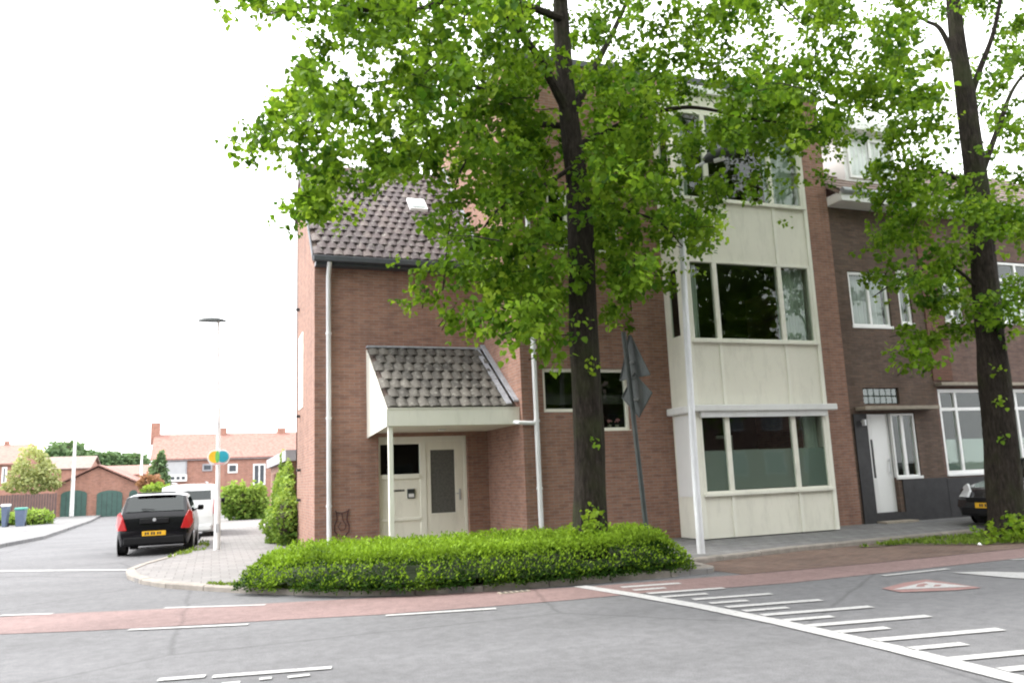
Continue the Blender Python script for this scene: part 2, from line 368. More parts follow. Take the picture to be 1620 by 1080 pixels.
# road as strips following the slight rise of the side street
ys = [-14, 13]+[13+.5*i for i in range(1, 15)]+[21, 30, 45, 60, 90]
vs = [(x, y, zr(y)) for y in ys for x in (-60, 60)]
road = MB().add(vs, [(2*i, 2*i+1, 2*i+3, 2*i+2) for i in range(len(ys)-1)]).build('road', 'asphalt'); road['kind'] = 'structure'
far_pav = sheet('pavement_opposite', [(-60, -14.5), (60, -14.5), (60, -4.6), (-60, -4.6)], lambda x, y: .12, 'pavers', base=-.05)
def gy(px): return [G(*p)[:2] for p in px]
red_low = [(-14, 15.2), (-6, 12.6), *gy([(0, 1003), (150, 997), (300, 989), (450, 980), (600, 972), (750, 961), (900, 949), (1040, 936)]), (5.5, 9.62), (6.6, 9.45), (7.4, 9.36), (9.35, 9.42), (12, 9.5), (60, 9.6)]
red_top = [(60, 10.55), (13, 10.46), (9.9, 10.38), (7.5, 10.46), (6.2, 10.6), (4.9, 10.72), *gy([(780, 935), (600, 945), (430, 954), (260, 963), (100, 970), (0, 976)]), (-6, 14.2), (-14, 17.2)]
cyc = sheet('cycle_lane', red_low+red_top, lambda x, y: zr(y)+.005, 'asphalt_red')
def mark(name, poly, z=.010, mat='paint'):
    o = MB().add([(p[0], p[1], zr(p[1])+z) for p in poly], [tuple(range(len(poly)))]).build(name, mat, road); return o
def dash(a, b, w, name='lane_marking', z=.010):
    a = Vector(a[:2]); b = Vector(b[:2]); d = (b-a).normalized(); q = Vector((-d.y, d.x))*w/2
    return mark(name, [a-q, b-q, b+q, a+q], z)
dash(G(0, 974), G(83, 971), .10); dash(G(260, 962), G(420, 957), .10)
dash(G(203, 996.5), G(393, 988), .10); dash(G(610, 974), G(785, 963), .11)
dash(G(250, 1076), G(325, 1070), .11); dash(G(336, 1071), G(525, 1056.5), .11)
dash(G(350, 1083), G(380, 1080), .09); dash(G(410, 1075), G(430, 1073), .08); dash(G(455, 1072), G(490, 1068), .08)
dash(G(1397, 911), G(1500, 900), .10); dash(G(1600, 886), G(1660, 882), .10)
mark('stop_line', [*gy([(-60, 910.5), (212, 907)])[::1], *gy([(212, 905), (-60, 908)])], mat='paint_worn')
mark('diagonal_line', [(4.78, 10.80), (4.98, 10.80), (5.22, 9.6), (5.40, 8.4), (5.50, 7.1), (5.52, 5.6), (5.46, 4.2), (5.3, 2.5), (5.08, 2.5), (5.24, 4.2), (5.30, 5.6), (5.28, 7.1), (5.18, 8.4), (5.0, 9.6)])
for i, (y0, x1, ln) in enumerate([(10.35, 6.15, .135), (9.62, 6.35, .135), (8.86, 6.52, .135), (8.17, 6.67, .135), (7.53, 6.78, .135), (6.80, 6.82, .135), (5.97, 6.80, .135), (5.12, 6.82, .135), (4.25, 6.8, .135)]):
    xs_ = 5.5 if y0 < 9 else 5.3
    dash((xs_, y0, 0), (x1, y0-.2*(x1-xs_)*.8, 0), ln, 'speed_bar')
for y0, x1 in [(10.0, 5.75), (9.25, 5.9), (8.5, 5.98), (7.85, 6.03), (7.16, 6.04), (6.42, 6.04), (5.56, 6.03), (4.7, 6.03)]:
    xs_ = 5.5 if y0 < 9 else 5.3
    dash((xs_, y0, 0), (x1, y0-.15*(x1-xs_), 0), .125, 'speed_bar')
mark('wedge_line', [*gy([(1507, 906), (1560, 904.5), (1700, 908), (1700, 920), (1600, 914.5)])])
mark('warning_patch', gy([(1395, 931), (1430, 922), (1465, 917), (1510, 923), (1553, 930), (1510, 934), (1425, 937)]), .008, 'red_paint')
mark('warning_triangle', gy([(1412, 933.5), (1465, 921), (1538, 928.5)]), .012)
mark('warning_figure', gy([(1449, 929.5), (1452, 925.5), (1462, 923.5), (1470, 925), (1462, 927.5), (1464, 929)]), .014, 'red_paint')
mark('warning_figure', gy([(1476, 929), (1480, 925.5), (1490, 925.8), (1487, 928.6)]), .014, 'red_paint')

kerb_line = [(-.28, 43), (-.30, 30), (-.33, 23), (-.72, 20.6), (-1.1, 19), (-1.38, 18.2), (-1.5, 17.5), (-1.43, 16.7), (-1.2, 15.8), (-.65, 14.7), (.1, 13.75), (.95, 12.75), (1.75, 11.98), (2.5, 11.5), (3.34, 11.2), (4.85, 11.02), (6.0, 10.92), (7.15, 10.9), (7.32, 11.15), (7.42, 12.1), (9.9, 12.62), (12.5, 12.85), (16, 12.95), (30, 13.0), (60, 13.1)]
pav = sheet('pavement', kerb_line+[(60, 15.9), (6.4, 15.9), (6.4, 18), (2.4, 18), (2.4, 43)], zp, 'pavers_light', 1.0, base=-.05)
pav_r = sheet('shop_pavement', [(7.6, 12.3), (9.9, 12.76), (12.5, 12.99), (16, 13.09), (60, 13.25), (60, 15.9), (6.4, 15.9), (6.4, 14.6), (7.6, 14.4)], lambda x, y: zp(x, y)+.004, 'pavers', .8)
park = sheet('parking_strip', [(7.4, 10.5), (9.9, 10.41), (13, 10.49), (60, 10.58), (60, 13.1), (16, 12.95), (12.5, 12.85), (9.9, 12.62), (7.42, 12.1), (7.32, 11.15)], lambda x, y: .006, 'clinker')
lpav = sheet('left_pavement', [(-6.3, 26), (-6.05, 29.2), (-5.6, 33.4), (-6.2, 50), (-7.2, 64), (-45, 64), (-45, 22), (-9, 22)], lambda x, y: zr(y)+.11, 'pavers', base=-.05)
# kerb stones, one by one
def kerbs(line, parent, L=.95):
    pts = [Vector((*p, 0)) for p in line]; seg = []; acc = 0
    tot = sum((pts[i+1]-pts[i]).length for i in range(len(pts)-1)); n = int(tot/L)
    def at(s):
        for i in range(len(pts)-1):
            l = (pts[i+1]-pts[i]).length
            if s <= l: return pts[i]+(pts[i+1]-pts[i])*s/l
            s -= l
        return pts[-1]
    for i in range(n):
        a, b = at(i*L+.006), at((i+1)*L-.006); d = (b-a).normalized(); q = Vector((d.y, -d.x, 0))
        ca, cb = a-q*-.02, b-q*-.02
        j = random.uniform(-.004, .006)
        vs = []
        for p, z in ((a, 0), (b, 0)):
            h = zp(p.x, p.y)+.012+j
            for o_, zz in ((.025, -.04), (.025, h-.02), (.008, h), (-.13, h), (-.13, -.04)):
                vs.append((p.x+q.x*o_, p.y+q.y*o_, zz))
        fs = [(i_, (i_+1) % 5, 5+(i_+1) % 5, 5+i_) for i_ in range(5)]+[(4, 3, 2, 1, 0), (5, 6, 7, 8, 9)]
        o = MB().add(vs, fs).build('kerb_stone', 'kerb', parent)
# travel direction keeps the road on the right-hand normal side
kerbs(kerb_line[2:23], pav)

# ------------------------------------------------------------------ tiles
def tile_mesh(name, w, L, mat):
    xs = [-.5, -.3, -.1, .1, .3, .5]; hz = [.0, .028, .042, .042, .028, 0]
    vs = []
    for y, lift in ((0, .026), (L, 0)):
        for x, h in zip(xs, hz): vs.append((x*w*1.02, y+(0 if y else -.035*(1-(2*x)**2)+.03), h+lift))
    for x, h in zip(xs, hz): vs.append((x*w*1.02, -.035*(1-(2*x)**2)+.03, h-.004))
    fs = [(i, i+1, 7+i, 6+i) for i in range(5)]+[(12+i, 13+i, i+1, i) for i in range(5)]
    me = bpy.data.meshes.new(name); me.from_pydata(vs, [], fs); me.materials.append(M[mat]); me.update(); return me
def tiles(name, parent, origin, xvec, upvec, cols, rows, w, gauge, mat):
    """origin: lower left corner of the slope; world coordinates"""
    me = tile_mesh(name, w, gauge*1.25, mat); xv = Vector(xvec).normalized(); uv = Vector(upvec).normalized(); nv = xv.cross(uv)
    R = Matrix((xv, uv, nv)).transposed().to_4x4()
    for r in range(rows):
        for c in range(cols):
            off = (c+.5+(.5 if r % 2 else 0))*w
            if off > cols*w-.02: off = cols*w-.26*w
            p = Vector(origin)+xv*(off+random.uniform(-.004, .004))+uv*(r*gauge+random.uniform(-.006, .006))+nv*(.03+random.uniform(0, .004))
            o = bpy.data.objects.new(name, me); COL.objects.link(o); o.parent = parent
            o.matrix_local = Matrix.Translation(p-OFF[parent.name]) @ R @ Matrix.Rotation(random.uniform(-.012, .012), 4, 'Z')

# ------------------------------------------------------------------ the apartment building
XL, F0, X1, F1, XR, BY, BX0, BX1 = 1.963, 17.3, 5.75, 15.05, 13.93, 14.2, 9.17, 12.55
ZE, YR, ZR = 6.30, 20.3, 9.6
B = thing('apartment_building', (5.5, 16, 0), 'brown brick corner apartment building with cream bay windows and tiled porch', 'building')
# left wing front wall; the entrance opening
ex0, ex1 = 3.30, 5.28
mb = MB(); holes_wall(mb, XL, X1-.001, 0, ZE, F0, F0+.25, [(ex0, ex1, 0, 2.52)]); mb.build('front_wall', 'brick_main', B)
# gable wall (faces the side street) with a narrow window
mb = MB()
pts = [(XL, F0+.25, 0), (XL, 21.3, 0), (XL, 21.3, 8.75), (XL, YR, ZR), (XL, F0+.25, ZE+.28)]
gw = MB().prism(pts, (.25, 0, 0)).build('gable_wall', 'brick_side', B)
MB().box(XL-.012, XL-.002, 19.6, 20.6, 3.4, 5.2).build('gable_window', 'cream', B)
for z, y in ((3.2, 20.3), (1.9, 20.1), (1.2, 20.1), (5.9, 20.5)):
    MB().box(XL-.09, XL-.002, y, y+.12, z, z+.06).build('wall_vent', 'dark_metal', B)
MB().box(XL, X1, 21.05, 21.3, 0, 8.7).build('rear_wall', 'brick_side', B)
# roof of the left wing
up = Vector((0, YR-(F0-.22), ZR-(ZE+.08))); sl_len = up.length
rs = MB().prism([(XL-.05, F0-.22, ZE+.06), (X1-.003, F0-.22, ZE+.06), (X1-.003, YR, ZR), (XL-.05, YR, ZR)], (0, 0, -.08)).build('roof', 'roof_brown', B)
MB().prism([(XL-.05, YR+.001, ZR), (X1-.003, YR+.001, ZR), (X1-.003, 21.6, 8.4), (XL-.05, 21.6, 8.4)], (0, 0, -.08)).build('rear_roof', 'roof_brown', B)
MB().tube([(XL-.05, YR, ZR+.03), (X1-.003, YR, ZR+.03)], .09, 10).build('ridge_tiles', 'roof_brown', B, smooth=True)
tiles('roof_tile', rs, (XL-.04, F0-.24, ZE+.05), (1, 0, 0), up, 18, 16, (X1-XL+.03)/18, sl_len/16, 'roof_tile')
MB().box(XL-.05, XL-.035, 0, .001, 0, .001) if False else None
MB().prism([(XL-.075, F0-.24, ZE-.04), (XL-.075, F0-.24, ZE+.1), (XL-.075, YR, ZR+.1), (XL-.075, YR, ZR-.1)], (.022, 0, 0)).build('verge_board', 'gutter', B)
MB().box(XL-.06, X1-.003, F0-.36, F0-.245, ZE-.06, ZE+.07).build('gutter', 'gutter', B, bevel=.02)
MB().box(XL+.0, X1-.003, F0-.24, F0-.001, ZE-.12, ZE-.03).build('eaves_board', 'gutter', B)
# skylight in the roof
sp = PY(648, 330, 18.5)
def onroof(x, s, n=0): # point s metres up the slope
    u = up.normalized(); nn = Vector((1, 0, 0)).cross(u); return Vector((x, F0-.22, ZE+.08))+u*s+nn*n
q0 = .52*sl_len
sk = MB()
sk.prism([onroof(4.42, q0, .08), onroof(4.86, q0, .08), onroof(4.86, q0+.55, .08), onroof(4.42, q0+.55, .08)], (0, -.04, .06)).build('skylight', 'white', B)
MB().prism([onroof(4.48, q0+.06, .155), onroof(4.80, q0+.06, .155), onroof(4.80, q0+.49, .155), onroof(4.48, q0+.49, .155)], (0, -.006, .012)).build('skylight_glass', 'glass_frosted', B)
# drainpipe on the left wing
px_ = 2.245
dp = MB().tube([(px_, F0-.30, ZE-.05), (px_, F0-.09, ZE-.32), (px_, F0-.09, .1)], .05, 12).build('drainpipe', 'pvc', B, smooth=True)
for z in (1.1, 2.9, 4.7): MB().tube([(px_, F0-.09, z), (px_, F0-.09, z+.05)], .062, 12).build('pipe_collar', 'pvc', dp, smooth=True)
# tall block: side wall, front wall, right, back, flat roof
TZ = 10.45
holes_wall(MB(), F1+.25, 21.3, 0, TZ-.1, X1, X1+.25, [], 'y').build('side_wall', 'brick_side', B)
# windows of the tall block front, world sizes
wA = (6.22, 7.0, 2.82, 3.72); wB = (7.12, 8.17, 2.42, 3.72)   # ground floor pair (stepped sills)
wC = (6.5, 8.17, 5.75, 7.0)
zE = PY(960, 400, F1)[2]
wC = (6.5, 8.17, zE, zE+1.35)
mb = MB(); holes_wall(mb, X1, BX0-.001, 0, TZ, F1, F1+.25, [wA, wB, wC])
holes_wall(mb, BX0-.001, BX1+.001, 0, TZ, F1, F1+.25, [(BX0, BX1, .3, 9.7)])
holes_wall(mb, BX1+.001, XR, 0, TZ, F1, F1+.25, []); mb.build('block_wall', 'brick_main', B)
MB().box(XR-.25, XR-.001, F1+.25, 21.3, 0, TZ).build('party_wall', 'brick_main', B)
MB().box(X1+.25, XR-.25, 21.05, 21.3, 0, TZ).build('block_rear_wall', 'brick_main', B)
MB().box(X1-.05, XR-.02, F1-.05, 21.35, TZ, TZ+.14).build('flat_roof', 'gutter', B)
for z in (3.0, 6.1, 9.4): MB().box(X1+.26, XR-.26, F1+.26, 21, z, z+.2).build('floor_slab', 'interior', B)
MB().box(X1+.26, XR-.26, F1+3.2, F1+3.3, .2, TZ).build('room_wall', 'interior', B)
rv = MB(); rx, ry = 9.0, 16.5; rv.tube([(rx, ry, TZ+.1), (rx, ry, TZ+.8)], .16, 12)
rv.add([(rx-.3, ry-.3, TZ+.8), (rx+.3, ry-.3, TZ+.8), (rx+.3, ry+.3, TZ+.8), (rx-.3, ry+.3, TZ+.8), (rx, ry, TZ+1.2)], [(0, 1, 4), (1, 2, 4), (2, 3, 4), (3, 0, 4), (3, 2, 1, 0)]); rv.build('roof_vent', 'dark_metal', B)
for h in (wA, wB, wC):
    window(B, h[0]+.002, h[1]-.002, h[2]+.002, h[3]-.002, F1+.07, .07, mull=((h[0]+.45,) if h is wC else ()), sill=True)
MB().box(7.04, 7.08, F1-.03, F1-.002, 2.75, 3.78).build('mullion_post', 'cream', B)
curtain(B, 7.2, 7.45, 2.5, 3.65, F1+.35, folds=3)
# drainpipe on the tall block with a branch to the porch
x2 = 6.02
dp = MB().tube([(x2, F1-.07, 8.6), (x2, F1-.07, .1)], .05, 12).build('drainpipe', 'pvc', B, smooth=True)
for z in (1.3, 2.62, 4.1, 5.6): MB().tube([(x2, F1-.07, z), (x2, F1-.07, z+.05)], .062, 12).build('pipe_collar', 'pvc', dp, smooth=True)
MB().tube([(x2-.02, F1-.07, 2.60), (x2-.38, F1-.07, 2.615), (x2-.43, F1+.05, 2.63)], .04, 10).build('branch_pipe', 'pvc', dp, smooth=True)
# stepped lead flashing where both roofs meet the side wall
def flashing(p, q, w, nm):
    p, q = Vector(p), Vector(q)
    MB().prism([p, q, q+Vector((0, 0, w)), p+Vector((0, 0, w))], (-.03, 0, 0)).build(nm, 'lead', B)
flashing((X1-.003, F0-.2, ZE+.22), (X1-.003, YR, ZR+.22), .16, 'flashing')
hp = MB().box(X1-.02, X1-.3, 17.75, 18.05, 6.95, 7.15) if False else None

# the porch: tiled lean-to canopy on a post
cx0, cx1, cy0, cy1 = 3.08, X1-.004, 15.32, F0-.003
cz0, cz1 = 2.93, 4.40
cup = Vector((0, cy1-(cy0-.05), cz1-cz0)); cl_ = cup.length
can = MB().prism([(cx0, cy0-.05, cz0-.03), (cx1, cy0-.05, cz0-.03), (cx1, cy1, cz1-.03), (cx0, cy1, cz1-.03)], (0, 0, -.05)).build('canopy_roof', 'roof_brown', B)
tiles('canopy_tile', can, (cx0, cy0-.09, cz0-.02), (1, 0, 0), cup, 12, 7, (cx1-cx0-.12)/12, cl_/7, 'canopy_tile')
MB().box(cx0-.03, cx1, cy1-.13, cy1, cz1+.03, cz1+.075).build('canopy_top_flashing', 'lead', B, bevel=.012)
mb = MB()
for a, b_ in (((cx1-.26, cx1-.15), .10), ((cx1-.11, cx1-.0), .16)):
    p, q = Vector((a[0], cy0-.12, cz0+b_-.04)), Vector((a[0], cy1-.02, cz1+b_-.04)); mb.prism([p, q, q+Vector((a[1]-a[0], 0, 0)), p+Vector((a[1]-a[0], 0, 0))], (0, 0, .035))
mb.build('canopy_side_flashing', 'lead', B)
fb = MB().box(cx0, X1-.004, cy0-.13, cy0-.10, 2.60, 2.915); fb.build('fascia', 'cream', B, bevel=.008)
MB().box(cx0-.01, X1-.004, cy0-.145, cy0-.095, 2.918, 2.945).build('fascia_trim', 'cream_panel', B)
MB().prism([(cx0-.025, cy0-.13, 2.60), (cx0-.025, cy0-.13, 2.93), (cx0-.025, cy1, cz1+.0), (cx0-.025, cy1, 2.50), ], (.022, 0, 0)).build('canopy_gable_board', 'cream', B)
MB().box(cx0, X1-.004, cy0-.098, cy1, 2.60, 2.625).build('soffit', 'soffit', B)
MB().box(4.35, 4.49, 16.2, 16.34, 2.565, 2.598).build('ceiling_lamp', 'white', B, bevel=.02)
pst = MB().box(cx0+.02, cx0+.11, cy0-.06, cy0+.03, .1, 2.598).build('porch_post', 'cream', B, bevel=.008)
# entrance screen
EY = F0+.12
et = 2.55
mb = MB(); mb.box(ex0, ex0+.06, EY, EY+.09, .12, et); mb.box(4.22, 4.36, EY, EY+.09, .12, et); mb.box(ex1-.07, ex1, EY, EY+.09, .12, et)
mb.box(ex0+.06, 4.22, EY+.001, EY+.089, 2.36, et); mb.box(4.36, ex1-.07, EY+.001, EY+.089, 2.40, et)
mb.box(ex0+.06, 4.22, EY-.02, EY+.07, 1.62, 1.72); mb.box(ex0+.06, 4.22, EY-.015, EY+.07, .74, .80)
mb.build('entrance_frame', 'cream', B, bevel=.006)
MB().box(ex0+.061, 4.219, EY+.035, EY+.045, 1.721, 2.359).build('entrance_window_pane', 'glass', B)
MB().box(ex0+.061, 4.219, EY+.02, EY+.06, .801, 1.619).build('infill_panel', 'cream_panel', B)
MB().box(ex0+.061, 4.219, EY+.02, EY+.06, .12, .739).build('infill_panel', 'cream_panel', B)
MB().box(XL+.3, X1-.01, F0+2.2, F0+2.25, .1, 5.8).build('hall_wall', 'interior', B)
dr = MB(); dx0, dx1 = 4.362, ex1-.072
holes_wall(dr, dx0, dx1, .14, 2.398, EY+.012, EY+.065, [(dx0+.10, dx1-.20, .86, 2.22)]); door = dr.build('front_door', 'cream_panel', B, bevel=.005)
MB().box(dx0+.101, dx1-.201, EY+.03, EY+.04, .861, 2.219).build('door_glass', 'door_glass', door)
MB().box(dx0+.08, dx1-.18, EY+.002, EY+.012, .835, .86).add([], []).build('glazing_bead', 'cream', door)
hd = MB().box(dx1-.12, dx1-.075, EY-.002, EY+.012, 1.12, 1.36); hd.tube([(dx1-.098, EY, 1.26), (dx1-.098, EY-.05, 1.26), (dx1-.2, EY-.05, 1.26)], .011, 8); hd.build('door_handle', 'steel', door)
ic = MB().box(3.93, 4.10, EY-.012, EY+.019, 1.20, 1.40); ic.build('letterbox', 'sign_back', B, bevel=.01)
MB().box(3.955, 4.075, EY-.018, EY-.0125, 1.225, 1.30).build('letterbox_flap', 'white', B); MB().box(3.955, 4.075, EY-.018, EY-.0125, 1.33, 1.38).build('bell_panel', 'dark_metal', B)
mb = MB(); xx = 3.62
for w_ in (.03, .02, .035, .025, .03, .02, .03):
    mb.box(xx, xx+w_, EY+.012, EY+.0195, 1.355, 1.395); xx += w_+.01
mb.build('name_letters', 'dark_metal', B)
MB().box(3.1, X1-.01, 15.2, F0+.1, .06, .17).build('porch_step', 'concrete', B)

# the bay: a tall cream box in front of the block wall
Z0b = .19
m1, m2 = 9.945, 11.615
L = [(1.06, 2.70), (4.20, 5.95), (7.29, 9.3)]                 # window bands
bays = [(Z0b, L[0][0]), (2.86, L[1][0]), (L[1][1], L[2][0]), (L[2][1], 9.72)]
for (a, b_) in bays:                                               # spandrel panels between battens
    edges = [(BX0+.11, m1-.035), (m1+.035, m2-.035), (m2+.035, BX1-.10)]
    for e in edges: MB().box(e[0], e[1], BY+.03, BY+.07, a+.001, b_-.001).build('spandrel_panel', 'cream_panel', B)
    for q in (m1, m2): MB().box(q-.035, q+.035, BY+.006, BY+.07, a+.001, b_-.001).build('batten', 'cream', B, bevel=.006)
MB().box(BX0, BX0+.11, BY, BY+.11, Z0b, 9.72).build('corner_post', 'cream', B, bevel=.008); MB().box(BX1-.10, BX1, BY, BY+.11, Z0b, 9.72).build('corner_post', 'cream', B, bevel=.008)
mb = MB().box(BX1-.04, BX1-.001, BY+.11, F1-.001, Z0b, 9.72); mb.build('bay_right_side', 'cream_panel', B)
holes = [(BY+.3, F1-.22, 4.35, 5.8), (BY+.3, F1-.22, 7.45, 9.2)]
mb = MB(); holes_wall(mb, BY+.11, F1-.001, Z0b, 9.72, BX0+.001, BX0+.05, holes, 'y'); mb.build('bay_left_side', 'cream', B)
for h in holes: MB().box(BX0+.02, BX0+.03, h[0], h[1], h[2], h[3]).build('side_pane', 'glass', B)
MB().box(BX0-.03, BX0-.002, BY+.12, F1-.1, 1.02, 2.66).build('side_shutter', 'white_clean', B, label='white panel on the side of the bay')
MB().box(BX0-.06, BX1+.06, BY-.08, F1, 9.72, 9.9).build('bay_roof', 'white', B, bevel=.01)
for z in (0.14, 2.72, 6.9): MB().box(BX0+.06, BX1-.05, BY+.12, F1+.2, z, z+.12).build('bay_floor', 'interior', B)
gm = (['glass']*3)
for i, (a, b_) in enumerate(L):
    window(B, BX0+.112, BX1-.102, a+.002, b_-.002, BY+.004, .055, mull=(m1, m2), bar=.11, sill=True)
# shutter box / ledge over the ground-floor windows, turning round the corner
MB().box(BX0-.16, BX1+.14, BY-.15, BY-.002, 2.72, 2.855).build('ledge', 'white', B, bevel=.02)
MB().box(BX0-.16, BX0-.002, BY-.001, F1-.02, 2.70, 2.85).build('ledge_return', 'white', B, bevel=.03)
MB().box(BX0+.12, BX1-.1, BY-.09, BY+.0, 2.60, 2.719).build('roller_box', 'pvc', B)
# frosted lower halves and curtains
for (a, b_) in ((BX0+.17, m1-.06), (m1+.06, m2-.06), (m2+.06, BX1-.16)):
    MB().box(a, b_, BY+.062, BY+.066, 1.13, 1.93).build('privacy_film', 'glass_frosted', B)
curtain(B, 9.35, 9.62, 4.2, 5.9, BY+.28, folds=4); curtain(B, 11.7, 12.42, 4.2, 5.9, BY+.28, folds=9)
curtain(B, 11.65, 12.42, 7.3, 9.3, BY+.28, folds=9); curtain(B, 12.1, 12.42, 1.2, 2.65, BY+.3, folds=4)
curtain(B, 9.3, 9.6, 7.3, 9.3, BY+.28, folds=4)
st = thing('white_bracket', (10.85, 15.6, .3), 'white angular stand seen through the middle ground-floor bay window', 'stand')  # white bracket form set behind the pane; what it is stays unknown
MB().box(10.95, 11.02, 15.6, 15.65, .3, 2.3).build('upright', 'white', st); mb = MB().box(10.6, 10.95, 15.6, 15.65, 2.23, 2.3); mb.box(10.6, 10.95, 15.6, 15.65, 1.4, 1.46); mb.build('arm', 'white', st)

# ------------------------------------------------------------------ neighbouring houses
NY = 15.12; NX0, NX1, NX2 = XR+.002, 16.70, 24.5
def house_wall(parent, mat, x0, x1, z1, holes): holes_wall(MB(), x0, x1, 0, z1, NY, NY+.22, holes).build('front_wall', mat, parent)
N = thing('brick_house', (15.5, 16, 0), 'dark brown brick row house with white front door next to the bay', 'house')
dz0, dz1 = .40, 2.70
door_h = (14.45, 15.2, .2, 2.72); sw = (15.2, 15.95, 1.18, 2.72); gb = (14.45, 15.55, 2.93, 3.32); uw = (14.38, 15.60, 4.80, 6.18); uw2 = (15.9, 16.3, 4.9, 6.3)
house_wall(N, 'brick_dark', NX0, NX1, 7.9, [door_h, sw, gb, uw, uw2])
MB().box(14.45, 15.38, NY+.5, NY+.55, .2, 2.72).build('hall_wall', 'interior', N)
dl = MB(); holes_wall(dl, 14.46, 15.19, dz0, dz1, NY+.10, NY+.15, [(14.60, 14.67, 1.2, 2.1)]); dd = dl.build('front_door', 'white_clean', N, bevel=.004)
MB().box(14.601, 14.669, NY+.115, NY+.125, 1.2, 2.1).build('door_glass', 'dark_metal', dd)
hb = MB().tube([(15.08, NY+.06, 1.25), (15.08, NY+.06, 1.65)], .012, 8); hb.box(15.07, 15.09, NY+.06, NY+.10, 1.3, 1.32); hb.box(15.07, 15.09, NY+.06, NY+.10, 1.58, 1.6); hb.build('door_handle', 'steel', dd)
window(N, 15.21, 15.94, 1.19, 2.70, NY+.02, .05, mull=(15.55,), mat='white_clean', bar=.09)
mb = MB(); gb_o = None
for i in range(6):
    for j in range(2):
        MB().box(14.46+i*.18, 14.46+i*.18+.17, NY+.05, NY+.12, 2.94+j*.19, 2.94+j*.19+.18).build('glass_block', 'glass_block', N, bevel=.012)
MB().box(14.45, 15.55, NY+.14, NY+.2, 2.93, 3.32).build('glass_block_joint', 'concrete', N)
MB().box(14.16, 16.45, NY-.32, NY-.002, 2.775, 2.86).build('door_canopy', 'concrete', N, bevel=.01)
MB().box(14.06, 14.44, NY-.035, NY-.002, .05, 2.70).build('plinth_pillar', 'plinth', N)
MB().box(15.32, NX1, NY-.03, NY-.002, .05, 1.14).build('plinth', 'plinth', N)
MB().box(14.445, 15.315, NY-.03, NY+.09, .1, .395).build('door_threshold', 'plinth', N)
MB().box(14.4, 15.36, NY-.34, NY-.036, .1, .22).build('door_step', 'concrete', N, bevel=.01)
pl = MB().tube([(14.27, NY-.12, 2.42), (14.27, NY-.12, 2.56)], .05, 10); pl.box(14.25, 14.29, NY-.12, NY-.036, 2.5, 2.54); pl.build('porch_light', 'steel', N)
window(N, uw[0]+.01, uw[1]-.01, uw[2]+.01, uw[3]-.01, NY+.04, .07, mull=(15.0,), mat='white_clean'); curtain(N, uw[0]+.1, uw[1]-.1, uw[2]+.05, uw[3]-.08, NY+.2, mat='curtain_white', folds=12)
window(N, uw2[0]+.01, uw2[1]-.01, uw2[2]+.01, uw2[3]-.01, NY+.04, .07, mat='white_clean', trans=(5.9,)); curtain(N, uw2[0]+.1, uw2[1]-.1, uw2[2]+.05, 5.8, NY+.2, mat='curtain_white', folds=6)
MB().box(NX0, NX1+.01, NY-.55, NY-.002, 7.75, 7.98).build('cornice', 'white', N, bevel=.02)
MB().tube([(NX0, NY-.6, 7.99), (NX1, NY-.6, 7.99)], .07, 10).build('gutter', 'zinc', N, smooth=True)
def slope_roof(parent, x0, x1, y0, z0, y1, z1, mat='roof_brown'):
    rf = MB().prism([(x0, y0, z0), (x1, y0, z0), (x1, y1, z1), (x0, y1, z1)], (0, 0, -.1)).build('roof', mat, parent)
    mb = MB(); u = Vector((0, y1-y0, z1-z0)); n = int(u.length/.33); v0 = Vector((x0, y0, z0))
    for i in range(n):
        a = v0+u*i/n+Vector((0, -.01, .05)); b2 = v0+u*(i+1)/n+Vector((0, 0, .012))
        mb.add([a, a+Vector((x1-x0, 0, 0)), b2+Vector((x1-x0, 0, 0)), b2, a-Vector((0, 0, .04)), a+Vector((x1-x0, 0, -.04))], [(0, 1, 2, 3), (4, 5, 1, 0)])
    o = mb.build('tile_courses', mat, rf); o['kind'] = 'stuff'; return rf
slope_roof(N, NX0, NX1, NY-.5, 8.02, NY+3.2, 10.6)
MB().box(NX0, NX1, NY+5.6, NY+5.8, 0, 10.5).build('rear_wall', 'brick_dark', N); MB().prism([(NX0, NY+3.2, 10.6), (NX1, NY+3.2, 10.6), (NX1, NY+6, 8.3), (NX0, NY+6, 8.3)], (0, 0, -.1)).build('rear_roof', 'roof_brown', N)
dm = MB().box(15.0, 16.7, NY+.35, NY+2.6, 8.35, 10.0); dm.build('dormer', 'white', N); MB().box(14.85, 16.85, NY+.1, NY+2.7, 10.0, 10.22).build('dormer_roof', 'white_clean', N)
window(N, 15.12, 16.58, 8.75, 9.85, NY+.30, .07, mull=(15.85,), mat='white_clean', gmat='glass', depth=.045, sill=False); curtain(N, 15.2, 16.5, 8.8, 9.8, NY+.348, mat='curtain_white', amp=.0005)
MB().box(17.0, 17.6, NY+1.6, NY+2.3, 8.5, 10.75).build('chimney', 'brick_red', N)
# second neighbour
N2 = thing('brick_house', (20, 16, 0), 'purple-brown brick row house with wide white multi-pane windows behind the right tree', 'house')
uws = [(17.3, 18.0, 5.0, 6.5), (18.9, 21.3, 5.02, 6.7)]
bw = (16.78, 20.3, 1.19, 3.30)
house_wall(N2, 'brick_purple', NX1, NX2, 7.9, [bw, *uws, (21.0, 23.6, 1.19, 3.3)])
MB().box(NX1-.02, NX1+.62, NY-.03, NY-.002, 3.50, 7.74).build('brick_pier', 'brick_red', N2)
MB().box(NX1+.001, NX2, NY-.035, NY-.002, .05, 1.12).build('plinth', 'plinth', N2)
MB().box(NX1+.03, NX2, NY-.2, NY-.002, 3.36, 3.44).build('window_ledge', 'concrete', N2, bevel=.01)
window(N2, bw[0]+.01, bw[1]-.01, bw[2]+.01, bw[3]-.01, NY+.03, .09, mull=(17.37, 18.75, 19.45), trans=(2.79,), mat='white_clean', bar=.08)
